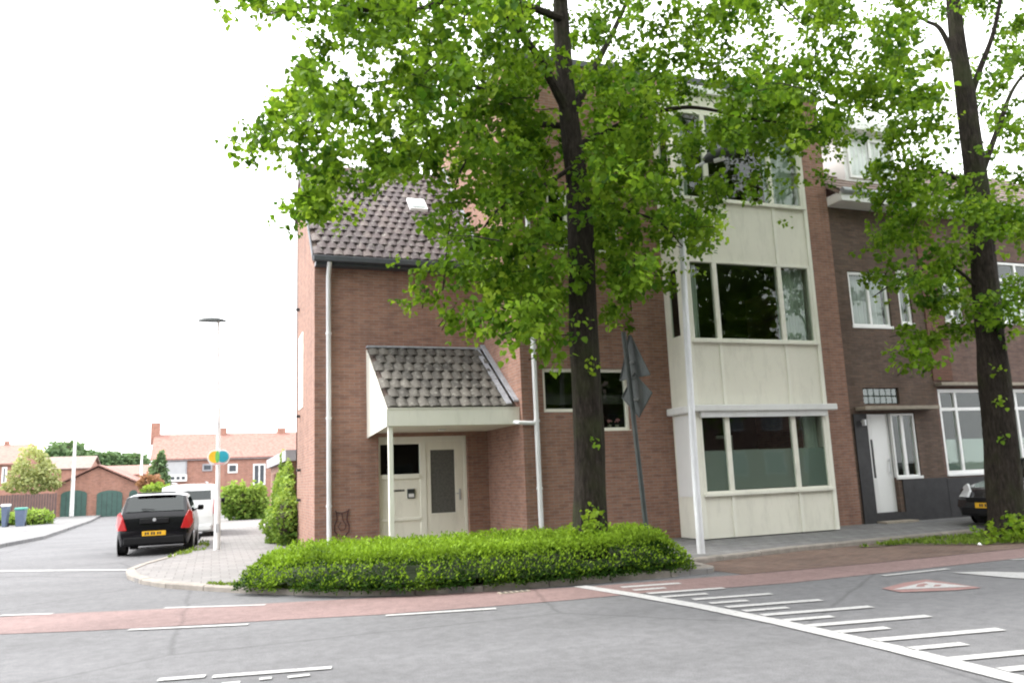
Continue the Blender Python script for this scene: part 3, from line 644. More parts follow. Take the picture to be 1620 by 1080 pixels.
MB().box(bw[0]+.1, bw[1]-.1, NY+.095, NY+.099, 1.3, 2.05).build('privacy_film', 'glass_frosted', N2)
window(N2, 21.01, 23.59, 1.2, 3.29, NY+.03, .09, mull=(21.9, 22.7), trans=(2.79,), mat='white_clean', bar=.08)
for u in uws:
    window(N2, u[0]+.01, u[1]-.01, u[2]+.01, u[3]-.01, NY+.03, .07, mull=((u[0]+u[1])/2,), trans=(u[3]-.5,), mat='white_clean', bar=.08)
    curtain(N2, u[0]+.1, u[1]-.1, u[2]+.08, u[3]-.6, NY+.2, mat='curtain_white', folds=10)
MB().box(NX1+.012, NX2, NY-.55, NY-.002, 7.75, 7.98).build('cornice', 'white', N2, bevel=.02)
MB().tube([(NX1, NY-.6, 7.99), (NX2, NY-.6, 7.99)], .07, 10).build('gutter', 'zinc', N2, smooth=True)
slope_roof(N2, NX1+.001, NX2, NY-.5, 8.02, NY+3.2, 10.6)
MB().box(NX1, NX2, NY+2.2, NY+2.3, 0, 8).build('room_wall', 'interior', N2); MB().box(NX0, NX1, NY+2.2, NY+2.3, 2.8, 8).build('room_wall', 'interior', N)
MB().box(NX2-.2, NX2, NY+.23, NY+5.8, 0, 8).build('side_wall', 'brick_purple', N2)

# ------------------------------------------------------------------ vegetation
def leaf_object(name, P, D, U, size, tone, mat, parent=None, shape='heart'):
    """P positions, D leaf direction, U leaf normal (n x 3 arrays)"""
    n = len(P); Dn = D/np.linalg.norm(D, axis=1, keepdims=True)
    Sd = np.cross(Dn, U); Sd /= np.linalg.norm(Sd, axis=1, keepdims=True)+1e-9; Nn = np.cross(Sd, Dn)
    if shape == 'heart': prof = [(0, 0, 0), (-.46, .18, .07), (-.40, .62, .05), (0, 1.08, -.06), (.40, .62, .05), (.46, .18, .07)]; faces = [(0, 3, 2, 1), (0, 5, 4, 3)]
    else: prof = [(0, 0, 0), (-.3, .5, .04), (0, 1.1, -.03), (.3, .5, .04)]; faces = [(0, 2, 1), (0, 3, 2)]
    kx = len(prof); V = np.zeros((n, kx, 3)); s = size[:, None]
    for j, (a, b_, c) in enumerate(prof): V[:, j] = P+(Sd*a+Dn*b_+Nn*c)*s
    F = np.array(faces); fl = F.shape[1]; nf = len(faces)
    idx = (np.arange(n)[:, None, None]*kx+F[None]).reshape(-1)
    me = bpy.data.meshes.new(name); me.vertices.add(n*kx); me.vertices.foreach_set('co', V.reshape(-1).astype(np.float32))
    me.loops.add(len(idx)); me.loops.foreach_set('vertex_index', idx.astype(np.int32))
    me.polygons.add(n*nf); me.polygons.foreach_set('loop_start', (np.arange(n*nf)*fl).astype(np.int32))
    me.polygons.foreach_set('loop_total', np.full(n*nf, fl, np.int32)); me.update(calc_edges=True)
    at = me.attributes.new('tone', 'FLOAT', 'POINT'); at.data.foreach_set('value', np.repeat(np.clip(tone, 0, 1), kx).astype(np.float32))
    me.materials.append(M[mat]); o = bpy.data.objects.new(name, me); COL.objects.link(o)
    if parent:
        o.parent = parent; me.transform(Matrix.Translation(-OFF[parent.name]))
    return o
def sprays(C, rad, n_leaf, spread, size, tone_j=.25, droop=.55):
    """leafy sprays: each centre C gets a twig with leaves left and right of it, hanging outwards"""
    n = len(C); az = RNG.uniform(0, 2*pi, n); el = RNG.normal(-.35, .35, n)
    T = np.stack([np.cos(az)*np.cos(el), np.sin(az)*np.cos(el), np.sin(el)], 1)
    t = RNG.uniform(-.5, .5, (n, n_leaf)); P = C[:, None]+T[:, None]*t[..., None]*rad+RNG.normal(0, spread, (n, n_leaf, 3))
    tone = np.clip(RNG.normal(.5, .22, n)[:, None]+RNG.normal(0, tone_j*.6, (n, n_leaf)), 0, 1)
    D = T[:, None]*.5+RNG.normal(0, .55, (n, n_leaf, 3)); D[..., 2] -= droop
    U = RNG.normal(0, .36, (n, n_leaf, 3)); U[..., 2] += 1
    sz = size*RNG.uniform(.6, 1.25, (n, n_leaf))
    return P.reshape(-1, 3), D.reshape(-1, 3), U.reshape(-1, 3), sz.reshape(-1), tone.reshape(-1)
def crown_points(rows, cell, per, ydist, ymax, bare=None):
    """survey of the crown: leaf density per cell as seen from the pavement opposite, spread in depth round the trunk;
    every bough end carries a handful of sprays"""
    out = []
    for (px, py, v) in rows:
        for _ in range(RNG.poisson((v**1.7)*per/6)):
            Y = ydist(px, py); x = px+RNG.uniform(0, cell); y = py+RNG.uniform(-.38, .62)*cell
            if bare and abs(x-bare(y)) < 50 and -60 < y < 640 and Y < T1Y+.35 and RNG.random() < .9: continue
            c = PY(x, y, min(Y, ymax(x))); a = RNG.uniform(0, 2*pi)
            for _ in range(6):
                r_ = RNG.normal(0, .20); out.append((c.x+cos(a)*r_+RNG.normal(0, .09), c.y+sin(a)*r_+RNG.normal(0, .12), c.z-abs(r_)*.35+RNG.normal(0, .09)))
    return np.array(out)
def trunk(name, pts, rad, parent, sides=22, rough=.06, mat='bark'):
    P = [Vector(p) for p in pts]; seg = []; R_ = []
    for i in range(len(P)-1):
        for j in range(8):
            t = j/8; a, b_, c, d = P[max(i-1, 0)], P[i], P[i+1], P[min(i+2, len(P)-1)]
            seg.append(.5*((2*b_)+(c-a)*t+(2*a-5*b_+4*c-d)*t*t+(3*b_-a-3*c+d)*t**3)); R_.append(rad[i]+(rad[i+1]-rad[i])*t)
    seg.append(P[-1]); R_.append(rad[-1])
    mb = MB().tube(seg, R_, sides); ph = random.random()*6
    for i, v in enumerate(mb.v):
        rr = i//sides; c = seg[min(rr, len(seg)-1)]; a = (i % sides)/sides*2*pi; d = Vector(v)-c
        f = 1+rough*(sin(a*5+ph+rr*.22)+.6*sin(a*11+rr*.5)+.5*sin(rr*.9+a*2))
        if rr < 6: f += .06*(6-rr)/6*(1+sin(a*5))
        w_ = c+d*f; mb.v[i] = tuple(w_)
    return mb.build(name, mat, parent, smooth=True)

def grid(s, c0, r0=0):
    out = []
    for r, line in enumerate(s.strip().split('\n')):
        for c, ch in enumerate(line.strip()):
            if ch not in '.0': out.append(((c0+c)*60, (r0+r)*60, int(ch)))
    return out
# left tree: crown survey, columns start at photo x 360
g1 = grid("""
356656787654555710
.1555545864345543610
.1866578777767765720
148646788876588830
1.764358886421331
..4321688876421
..00048888765100
.....388857300
.....257745100
......12200
""", 6)
g2 = grid("""
.5777
.3657
.2546
.1646
.4768
.7877
.8877
.5777
.2675
..422
""", 22)
# the parts of both crowns above and beside the frame
def above(x0, x1, v, r0=-5): return [((c)*60, r*60, v) for r in range(r0, 0) for c in range(x0, x1)]
T1X, T1Y = PY(932, 800, 12.0).x, 12.0
t1 = thing('lime_tree', (T1X, T1Y, 0), 'tall lime tree with dark trunk rising out of the low green hedge', 'tree', 'street trees along the road')
tp = [PY(936, 868, 12.0), PY(932, 700, 12.0), PY(922, 520, 12.0), PY(917, 330, 12.0), PY(897, 150, 12.05), PY(886, 0, 12.1), PY(880, -260, 12.1)]
tp.insert(0, Vector((tp[0].x+.0, 12.0, .02)))
tp[1] = Vector((tp[0].x, 12.0, .55))
trk = trunk('trunk', tp, [.33, .265, .25, .235, .20, .155, .13, .06], t1)
def limb(parent, pix, Ys, r0, r1, nm='limb'):
    P = [PY(x, y, Y) for (x, y), Y in zip(pix, Ys)]; n = len(P)
    return trunk(nm, P, [r0+(r1-r0)*i/(n-1) for i in range(n)], parent, 8, .03)
limb(t1, [(895, 170), (868, 120), (845, 80), (800, 20), (760, -60)], [12, 11.9, 11.7, 11.4, 11], .10, .03)
limb(t1, [(902, 190), (935, 120), (975, 40), (1010, -40)], [12, 12.2, 12.5, 12.8], .08, .03)
limb(t1, [(905, 200), (830, 190), (760, 140), (690, 120), (600, 130), (520, 150)], [12, 12.6, 13.2, 13.6, 13.8, 13.9], .06, .012)
limb(t1, [(912, 260), (850, 300), (790, 330), (740, 400)], [12, 11.5, 11.0, 10.8], .045, .01)
limb(t1, [(915, 230), (1000, 190), (1090, 170), (1200, 190), (1290, 200)], [12, 12, 11.8, 11.4, 11.0], .06, .012)
limb(t1, [(918, 300), (980, 330), (1040, 350), (1080, 390)], [12, 11.6, 11.3, 11.2], .04, .01)
limb(t1, [(888, 30), (760, -10), (640, 20), (520, 10), (420, 20)], [12, 12, 12, 11.8, 11.6], .07, .012)
limb(t1, [(885, 0), (1000, -80), (1150, -60), (1270, 40)], [12, 12, 11.8, 11.5], .07, .012)
limb(t1, [(800, 195), (735, 260), (715, 330), (700, 460)], [12.8, 12.6, 12.2, 12.0], .025, .006)
limb(t1, [(560, 140), (480, 190), (420, 212)], [13.8, 13.8, 13.8], .02, .006)
def yd1(px, py): return 12+float(RNG.normal(0, 1.35))
def ymx1(x): return 14.6 if 800 < x < 1040 else (13.7 if x >= 1040 else 16.3)
def add_crown(parent, pts, size, nleaf, rad=.42, spread=.09, tipf=.22, mat='leaf'):
    pts = pts[(pts[:, 1] > 8.2)]
    nt_ = int(len(pts)*tipf); RNG.shuffle(pts)
    P, D, U, s_, t_ = sprays(pts, rad, nleaf, spread, size)
    o = leaf_object('crown', P, D, U, s_, t_, mat, parent)
    P, D, U, s_, t_ = sprays(pts[:nt_]+RNG.normal(0, .25, (nt_, 3)), rad*.8, nleaf, spread, size*.85)
    leaf_object('young_leaves', P, D, U, s_, t_, mat+'_tip' if mat == 'leaf' else mat, parent)
pts1 = crown_points(g1, 60, 1.65, yd1, ymx1, lambda y: 885+.075*y)
top1 = crown_points(above(6, 22, 6, -6), 60, .5, yd1, ymx1)
add_crown(t1, np.concatenate([pts1, top1]), .094, 14, rad=.34, spread=.06)
# twigs inside the crown
mb = MB()
for p in pts1[::8]:
    p = Vector(p); d = Vector(RNG.normal(0, 1, 3)); d.z = abs(d.z)*.5; d.normalize(); mb.tube([p-d*.3, p, p+d*.25+Vector((0, 0, -.05))], [.009, .006, .003], 4, False)
tw = mb.build('twigs', 'bark', t1); tw['kind'] = 'stuff'
# shoots on the trunk and at its foot
C = np.array([[T1X-.25+RNG.normal(0, .12), 11.62+RNG.normal(0, .1), .5+abs(RNG.normal(0, .25))] for _ in range(34)]+[[T1X-.02+RNG.normal(0, .05), 11.68, z] for z in (3.2, 3.3, 3.35, 2.0)])
P, D, U, s_, t_ = sprays(C, .2, 9, .05, .07); leaf_object('trunk_shoots', P, D, U, s_, t_, 'leaf_tip', t1)['kind'] = 'stuff'

T2 = Vector(G(1593, 850, .04)); T2Y = T2.y
t2 = thing('lime_tree', (T2.x, T2.y, 0), 'lime tree on the grass verge, its trunk hiding a dark parked car', 'tree', 'street trees along the road')
tp = [Vector((T2.x, T2.y, 0)), PY(1591, 800, T2Y), PY(1576, 620, T2Y), PY(1562, 480, T2Y), PY(1545, 300, T2Y), PY(1528, 160, T2Y), PY(1508, 0, T2Y), PY(1490, -260, T2Y)]
dd_ = T2.length/12.5
trunk('trunk', tp, [.42, .315, .28, .25, .215, .185, .14, .06], t2)
limb(t2, [(1530, 170), (1550, 110), (1572, 50), (1590, -40)], [T2Y, T2Y-.2, T2Y-.4, T2Y-.6], .08, .03)
limb(t2, [(1548, 290), (1580, 200), (1610, 130), (1680, 60)], [T2Y, T2Y-.1, T2Y-.2, T2Y-.3], .07, .02)
limb(t2, [(1525, 130), (1490, 50), (1460, 30), (1400, -20)], [T2Y, T2Y+.2, T2Y+.4, T2Y+.6], .07, .015)
limb(t2, [(1545, 300), (1480, 270), (1430, 280), (1390, 330)], [T2Y, T2Y+.2, T2Y+.4, T2Y+.5], .05, .01)
limb(t2, [(1560, 470), (1500, 420), (1430, 440), (1380, 470)], [T2Y, T2Y+.2, T2Y+.4, T2Y+.5], .04, .01)
def yd2(px, py): return T2Y+float(RNG.normal(0, 1.2))
ymx2 = lambda x: 14.5
g2x = g2+[((27+c)*60, r*60, 6) for c in range(0, 6) for r in range(-5, 8)]
pts2 = crown_points(g2, 60, 1.45, yd2, ymx2, lambda y: 1510+.11*y if y < 320 else -999); top2 = crown_points([(x, y, v) for x, y, v in above(23, 33, 6, -6)]+[((27+c)*60, r*60, 6) for c in range(0, 5) for r in range(0, 8)], 60, .4, yd2, ymx2)
add_crown(t2, np.concatenate([pts2, top2]), .096, 14, rad=.34, spread=.06)
mb = MB()
for p in pts2[::8]:
    p = Vector(p); d = Vector(RNG.normal(0, 1, 3)); d.z = abs(d.z)*.5; d.normalize(); mb.tube([p-d*.3, p, p+d*.25], [.009, .006, .003], 4, False)
tw = mb.build('twigs', 'bark', t2); tw['kind'] = 'stuff'
C = np.array([[T2.x+RNG.normal(0, .45), T2.y-.35+RNG.normal(0, .2), .1+abs(RNG.normal(0, .16))] for _ in range(110)]+[[T2.x-.1, T2.y-.33, z] for z in (1.9, 2.6, 2.65, 3.2)])
P, D, U, s_, t_ = sprays(C, .22, 9, .06, .075); leaf_object('trunk_shoots', P, D, U, s_, t_, 'leaf_tip', t2)['kind'] = 'stuff'

# low hedge filling the front garden
hpoly = [(.30, 13.1), (.85, 12.5), (1.65, 11.72), (2.5, 11.25), (3.4, 11.02), (4.85, 10.88), (6.0, 10.84), (6.85, 10.9), (7.12, 11.9), (7.4, 13.0), (7.3, 13.8), (6.2, 14.1), (5.0, 14.3), (2.9, 14.6), (1.9, 15.3), (1.2, 15.5), (.6, 14.4)]
from mathutils import noise as mn
def inside(x, y, poly):
    c = False; n = len(poly)
    for i in range(n):
        (xa, ya), (xb, yb) = poly[i], poly[i-1]
        if (ya > y) != (yb > y) and x < (xb-xa)*(y-ya)/(yb-ya)+xa: c = not c
    return c
def edge_dist(x, y, poly):
    best = 9; n = len(poly)
    for i in range(n):
        (xa, ya), (xb, yb) = poly[i], poly[i-1]; dx, dy = xb-xa, yb-ya; t = max(0, min(1, ((x-xa)*dx+(y-ya)*dy)/(dx*dx+dy*dy)))
        best = min(best, sqrt((x-xa-t*dx)**2+(y-ya-t*dy)**2))
    return best
def hh(x, y):
    e = edge_dist(x, y, hpoly); b_ = .50+.05*mn.noise(Vector((x*1.1, y*1.1, 0)))+.05*mn.noise(Vector((x*3.2, y*3.2, 4)))
    b_ *= (.80+.20*sst(.55, 2.4, x))
    return b_*min(1, (e/.38))**.45 if e < .38 else b_
H_ = thing('hedge', (4.2, 13, .12), 'low bright green hedge filling the garden corner below the porch', 'hedge')
sheet('bed_soil', [(x, max(y, 11.3)) if x > 2.2 else (x+.25, y+.1) for x, y in hpoly], lambda x, y: zp(x, y)+.012, 'soil', parent=None, kind='structure', step=1.5)
Pt = []; Dt = []; Ut = []; Tt = []; St = []
gxs = np.arange(.3, 8, .1); cv = []
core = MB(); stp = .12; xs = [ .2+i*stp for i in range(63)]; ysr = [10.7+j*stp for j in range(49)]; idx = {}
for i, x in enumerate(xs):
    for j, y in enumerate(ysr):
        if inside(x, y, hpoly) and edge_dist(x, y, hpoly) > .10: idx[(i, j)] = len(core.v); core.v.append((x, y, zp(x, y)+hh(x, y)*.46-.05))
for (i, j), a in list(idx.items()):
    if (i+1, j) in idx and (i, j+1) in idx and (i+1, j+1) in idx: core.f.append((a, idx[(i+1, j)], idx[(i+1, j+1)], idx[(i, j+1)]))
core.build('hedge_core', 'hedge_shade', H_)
cnt = 0
while cnt < 62000:
    x = random.uniform(.2, 7.9); y = random.uniform(10.7, 15.8)
    if y > 13.2 and random.random() < .55: continue
    if not inside(x, y, hpoly): continue
    e = edge_dist(x, y, hpoly)
    if e > .45 and random.random() < .35: continue
    h = hh(x, y); z0 = zp(x, y); side = e < .30
    z = z0+h*(random.uniform(.08, 1.02) if side else random.uniform(.66, 1.06)+(.14*random.random()**3))
    if mn.noise(Vector((x*4, y*4, z*4))) < -.42: continue
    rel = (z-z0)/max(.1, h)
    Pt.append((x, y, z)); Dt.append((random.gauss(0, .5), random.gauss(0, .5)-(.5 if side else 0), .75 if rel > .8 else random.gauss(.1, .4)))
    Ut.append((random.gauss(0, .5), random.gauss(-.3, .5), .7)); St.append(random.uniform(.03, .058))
    Tt.append(random.gauss(.42+.4*mn.noise(Vector((x*1.7, y*1.7, 1))), .16)+(.30 if rel > .82 else -.34)); cnt += 1  # top leaves lighter as new growth; shade put into lower leaf tone
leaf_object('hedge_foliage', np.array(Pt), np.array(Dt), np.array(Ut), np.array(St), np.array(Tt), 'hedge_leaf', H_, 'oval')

# grass: verge at the right, weeds along the kerb
simple('verge_soil', (.10, .09, .05), .95, .3, 8)
leafmat('grass_leaf', (.07, .13, .02), (.25, .34, .06), .3)
def grass(name, poly, n, h, label, zf, jitter=.25, thr=-.2):
    P = []; xs = [p[0] for p in poly]; yy = [p[1] for p in poly]
    while len(P) < n:
        x, y = random.uniform(min(xs), max(xs)), random.uniform(min(yy), max(yy))
        if inside(x, y, poly) and mn.noise(Vector((x*2.3, y*2.3, 2))) > thr+random.gauss(0, .15): P.append((x, y, zf(x, y)))
        else: n -= .2
    P = np.array(P); m_ = len(P); D = RNG.normal(0, .45, (m_, 3)); D[:, 2] = 1; U = RNG.normal(0, 1, (m_, 3)); U[:, 2] *= .2
    o = leaf_object(name, P, D, U, RNG.uniform(h*.5, h*1.3, m_), RNG.normal(.5, .25, m_), 'grass_leaf', None, 'oval'); return tag(o, label, 'grass', kind='stuff')
vpoly = [(11.2, 12.35), (12.2, 12.2), (13.15, 11.25), (14.5, 10.85), (22, 10.9), (22, 12.8), (16, 12.85), (12.5, 12.72)]
sheet('verge', vpoly, lambda x, y: .016, 'verge_soil')
grass('grass', vpoly, 9000, .07, 'short green grass on the verge around the right tree', lambda x, y: .016)
wp = [(-.30, 25), (-.1, 25), (-.05, 22.7), (-.15, 21.2), (-.45, 20.3), (-.9, 19.3), (-.95, 19.6), (-.65, 20.7), (-.30, 23)]
grass('weeds', wp, 420, .07, 'pale green weeds at the kerb beside the black car', lambda x, y: zp(x, y), thr=-.15)
wp = [(-.2, 14.3), (.6, 13.2), (1.1, 12.6), (1.5, 12.2), (1.55, 12.3), (1.1, 12.9), (.7, 13.6), (.1, 14.1)]
grass('weeds', wp, 1100, .055, 'thin strip of weeds behind the kerb left of the hedge', lambda x, y: zp(x, y), thr=-.6)
wp = [(1.5, 17.2), (1.95, 17.0), (1.96, 23), (1.6, 23)]

# ivy and shrubs beside the gable wall
def bush(name, C, R_, n, mat, label, cat, size=.08, core=True, group=None, shape='heart'):
    """C/R_: list of ellipsoid lobes"""
    t = thing(name, (C[0][0], C[0][1], 0.1), label, cat, group); P = []; tn = []
    tot = sum(r[0]*r[2]+r[1]*r[2]+r[0]*r[1] for r in R_)
    for c, r in zip(C, R_):
        m_ = int(n*(r[0]*r[2]+r[1]*r[2]+r[0]*r[1])/tot); d = RNG.normal(0, 1, (m_, 3)); d /= np.linalg.norm(d, axis=1, keepdims=True)
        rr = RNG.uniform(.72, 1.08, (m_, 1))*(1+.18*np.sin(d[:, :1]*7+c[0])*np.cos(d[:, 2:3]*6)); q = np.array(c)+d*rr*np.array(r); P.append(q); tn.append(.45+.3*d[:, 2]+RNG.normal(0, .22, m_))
    P = np.concatenate(P); tn = np.concatenate(tn); kz = P[:, 2] > .03; P = P[kz]; tn = tn[kz]; m_ = len(P)
    D = RNG.normal(0, .6, (m_, 3)); D[:, 2] -= .2; U = RNG.normal(0, .6, (m_, 3)); U[:, 2] += .6; U[:, 1] -= .3
    leaf_object('foliage', P, D, U, RNG.uniform(size*.6, size*1.3, m_), tn, mat, t, shape)
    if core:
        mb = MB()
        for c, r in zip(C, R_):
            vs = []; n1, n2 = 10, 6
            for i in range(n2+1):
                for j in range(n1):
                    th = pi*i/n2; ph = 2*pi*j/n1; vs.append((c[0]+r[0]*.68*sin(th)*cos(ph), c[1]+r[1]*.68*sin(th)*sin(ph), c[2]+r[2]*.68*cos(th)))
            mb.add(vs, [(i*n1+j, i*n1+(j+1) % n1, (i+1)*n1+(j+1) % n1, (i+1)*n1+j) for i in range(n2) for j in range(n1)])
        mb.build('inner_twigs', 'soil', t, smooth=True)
    return t
bush('climbing_ivy', [(1.72, 21.2, .75), (1.62, 22.2, .6), (1.80, 22.0, 1.3), (1.9, 22.8, 1.75), (1.9, 24.6, 2.2), (1.85, 24, 1.5), (1.85, 25, 1.2)], [(.38, .6, .65), (.42, .5, .55), (.2, .5, .5), (.12, .5, .45), (.08, .3, .4), (.2, .8, .5), (.2, .9, .7)], 7500, 'ivy_leaf', 'bushy light green ivy climbing the side wall of the apartment building', 'climbing plant', .075)

# ------------------------------------------------------------------ street furniture
LX, LY = .116, 21.0
lp = thing('street_lamp', (LX, LY, zp(LX, LY)), 'thin white street lamp on the corner pavement carrying the coloured round sign', 'street lamp', 'street lamps')
zb = zp(LX, LY)
MB().tube([(LX, LY, zb), (LX, LY, zb+1.2)], [.075, .07], 12).build('base', 'lamp_white', lp, smooth=True)
MB().tube([(LX, LY, zb+1.2), (LX-.02, LY, 3.4), (LX-.07, LY, 5.66)], [.052, .045, .032], 12).build('pole', 'lamp_white', lp, smooth=True)
MB().box(LX-.04, LX+.04, LY-.08, LY-.07, .55, .75).build('hatch', 'steel', lp)
hm = MB(); vs = []
for i in range(9):
    t = i/8; x = LX-.54+.66*t; w_ = .05+.10*sin(pi*min(1, t*1.1+.02))**.6; h = .03+.055*sin(pi*t)**.7
    vs += [(x, LY-w_, 5.66), (x, LY-w_*.6, 5.66+h), (x, LY+w_*.6, 5.66+h), (x, LY+w_, 5.66)]
hm.add(vs, [(i*4+j, i*4+(j+1) % 4, (i+1)*4+(j+1) % 4, (i+1)*4+j) for i in range(8) for j in range(4)]+[(3, 2, 1, 0), (32, 33, 34, 35)]); hm.build('lamp_head', 'sign_back', lp, smooth=True)
sg = thing('round_sign', (LX, LY-.07, 2.32), 'colourful oval sign with yellow, green and blue balloons on the corner lamp post', 'sign')
def disc(cx_, cz_, rx_, rz_, y, th=.012, n=28, cut=None):
    pts = [(cx_+rx_*cos(2*pi*i/n), y, cz_+rz_*sin(2*pi*i/n)) for i in range(n)]
    if cut: pts = [(min(max(p[0], cut[0]), cut[1]), p[1], p[2]) for p in pts]
    return MB().prism(pts, (0, -th, 0))
mb = disc(LX-.08, 2.32, .18, .185, LY-.10); mb2 = disc(LX+.08, 2.32, .18, .185, LY-.095); mb.add(mb2.v, mb2.f); mb.build('backing', 'white_clean', sg)
disc(LX-.09, 2.325, .135, .14, LY-.114, cut=(-9, LX-.04)).build('yellow_balloon', 'yellow', sg); disc(LX-.03, 2.33, .05, .138, LY-.116).build('green_balloon', 'green_sign', sg)
disc(LX+.09, 2.33, .135, .135, LY-.114, cut=(LX+.02, 9)).build('blue_balloon', 'teal', sg)
MB().box(LX-.1, LX+.13, LY-.122, LY-.114, 2.155, 2.178).build('lower_stripe', 'pinkish', sg)

PX_, PYy = 7.89, 12.34; zb = .14
l2 = thing('street_lamp', (PX_, PYy, zb), 'tall grey steel street lamp in front of the cream bay windows', 'street lamp', 'street lamps')
MB().tube([(PX_, PYy, zb), (PX_, PYy, zb+1.3)], [.068, .064], 16).build('base', 'pole_grey', l2, smooth=True)
MB().tube([(PX_, PYy, zb+1.3), (PX_+.05, PYy, 4.0), (PX_+.10, PYy, 6.0), (PX_+.13, PYy, 6.7), (PX_+.22, PYy-.05, 6.95)], [.064, .058, .05, .042, .038], 16).build('pole', 'pole_grey', l2, smooth=True)
MB().tube([(PX_+.2, PYy-.05, 6.92), (PX_+.40, PYy-.2, 7.08), (PX_+.58, PYy-.35, 7.17)], [.036, .032, .028], 12).build('arm', 'pole_grey', l2, smooth=True)
hd_ = MB().tube([(PX_+.5, PYy-.3, 7.16), (PX_+.58, PYy-.36, 7.21), (PX_+.76, PYy-.52, 7.25), (PX_+.92, PYy-.7, 7.24)], [.05, .10, .11, .03], 12); hd_.build('lamp_head', 'dark_metal', l2, smooth=True)
MB().tube([(PX_+.64, PYy-.42, 7.15), (PX_+.78, PYy-.56, 7.16)], [.06, .05], 10).build('lamp_glass', 'white_clean', l2, smooth=True)

# leaning sign pole seen from behind
sp_ = thing('sign_post', (7.24, 13.0, .12), 'leaning grey signpost with a triangle and a diamond sign seen from behind', 'signpost')
pb, pt = Vector((7.25, 13.0, .12)), Vector((7.02, 13.0, 4.1))
MB().tube([pb, pt], .045, 12).build('pole', 'sign_back', sp_, smooth=True)
def sign_plate(nm, cz_, pts2, ang, zoff=0):
    c = pb+(pt-pb)*((cz_-pb.z)/(pt.z-pb.z)); ax = Vector((cos(ang), sin(ang), 0)); nrm = Vector((-sin(ang), cos(ang), 0))
    if nrm.y > 0: nrm = -nrm
    c = c-nrm*.08+Vector((.06, 0, 0)); tilt = (pt-pb).normalized()
    P = [c+ax*a+tilt*b_ for a, b_ in pts2]; pl_ = MB().prism(P, -nrm*.006).build(nm, 'sign_back', sp_)
    n_ = len(P); fr = MB()
    for i in range(n_): fr.tube([P[i]+nrm*.01, P[(i+1) % n_]+nrm*.01], .011, 6)
    fr.build('rim', 'sign_back', pl_)
    MB().box(c.x-.07, c.x+.01, c.y-.02, c.y+.06, c.z-.1, c.z-.06).build('bracket', 'steel', pl_)
sign_plate('triangle_sign', 3.62, [(-.42, -.36), (.42, -.36), (.03, .42), (-.03, .42)], radians(-78))
sign_plate('diamond_sign', 2.94, [(-.40, 0), (0, -.40), (.40, 0), (0, .40)], radians(-76))

# far street lamps
for (px, py0, py1, Y, lab) in ((113, 816, 652, 60, 'white street lamp by the left pavement in front of the garages'), (222, 790, 716, 68, 'distant white lamp post right of the garages')):
    b_ = PY(px, py0, Y); t_ = PY(px+3, py1, Y)
    q = thing('street_lamp', (b_.x, b_.y, b_.z), lab, 'street lamp', 'street lamps')
    MB().tube([b_, Vector((b_.x, b_.y, t_.z))], [.13, .07], 10).build('pole', 'lamp_white', q, smooth=True)
    MB().box(b_.x-.5, b_.x+.12, b_.y-.12, b_.y+.12, t_.z, t_.z+.1).build('lamp_head', 'lamp_white', q, bevel=.03)

# ornament on the left wing wall
orn = thing('wall_ornament', (2.5, F0-.03, .7), 'dark red scrolled iron ornament on the brick wall beside the drainpipe', 'wall ornament')
oc = PY(541, 827, F0-.03)
def oz(a, b_): return (oc.x+a, F0-.03, oc.z+b_)
mb = MB()
mb.tube([oz(-.13, .26), oz(-.11, .20), oz(-.10, .08), oz(-.15, -.04), oz(-.15, -.16), oz(-.06, -.26), oz(.05, -.27), oz(.14, -.18), oz(.15, -.06), oz(.10, .06), oz(.12, .20), oz(.15, .28)], .012, 6)
mb.tube([oz(-.13, .22), oz(0, .20), oz(.13, .24)], .011, 6); mb.build('outer_ring', 'ornament', orn)
mb = MB(); mb.tube([oz(0, .20), oz(.02, .06), oz(.08, -.04), oz(.06, -.13), oz(-.03, -.15), oz(-.08, -.07), oz(-.02, .02)], .010, 6)
mb.build('inner_scroll', 'ornament', orn)

# pink flowers behind the block window
for x in (7.78, 7.95):
    f_ = thing('potted_flower', (x, F1+.22, 2.5), ('left' if x < 7.9 else 'right')+' one of two small pink potted flowers on the window sill', 'plant', 'flowers behind the window')
    MB().tube([(x, F1+.22, 2.49), (x, F1+.22, 2.56)], [.035, .045], 10).build('pot', 'concrete', f_)
    mb = MB()
    for _ in range(9):
        c = Vector((x+random.uniform(-.05, .05), F1+.22+random.uniform(-.04, .04), 2.6+random.uniform(-.02, .06))); mb.tube([c, c+Vector((0, -.01, .02)), c+Vector((0, 0, .035))], [.008, .022, .006], 6)
    mb.build('blossom', 'pink', f_)

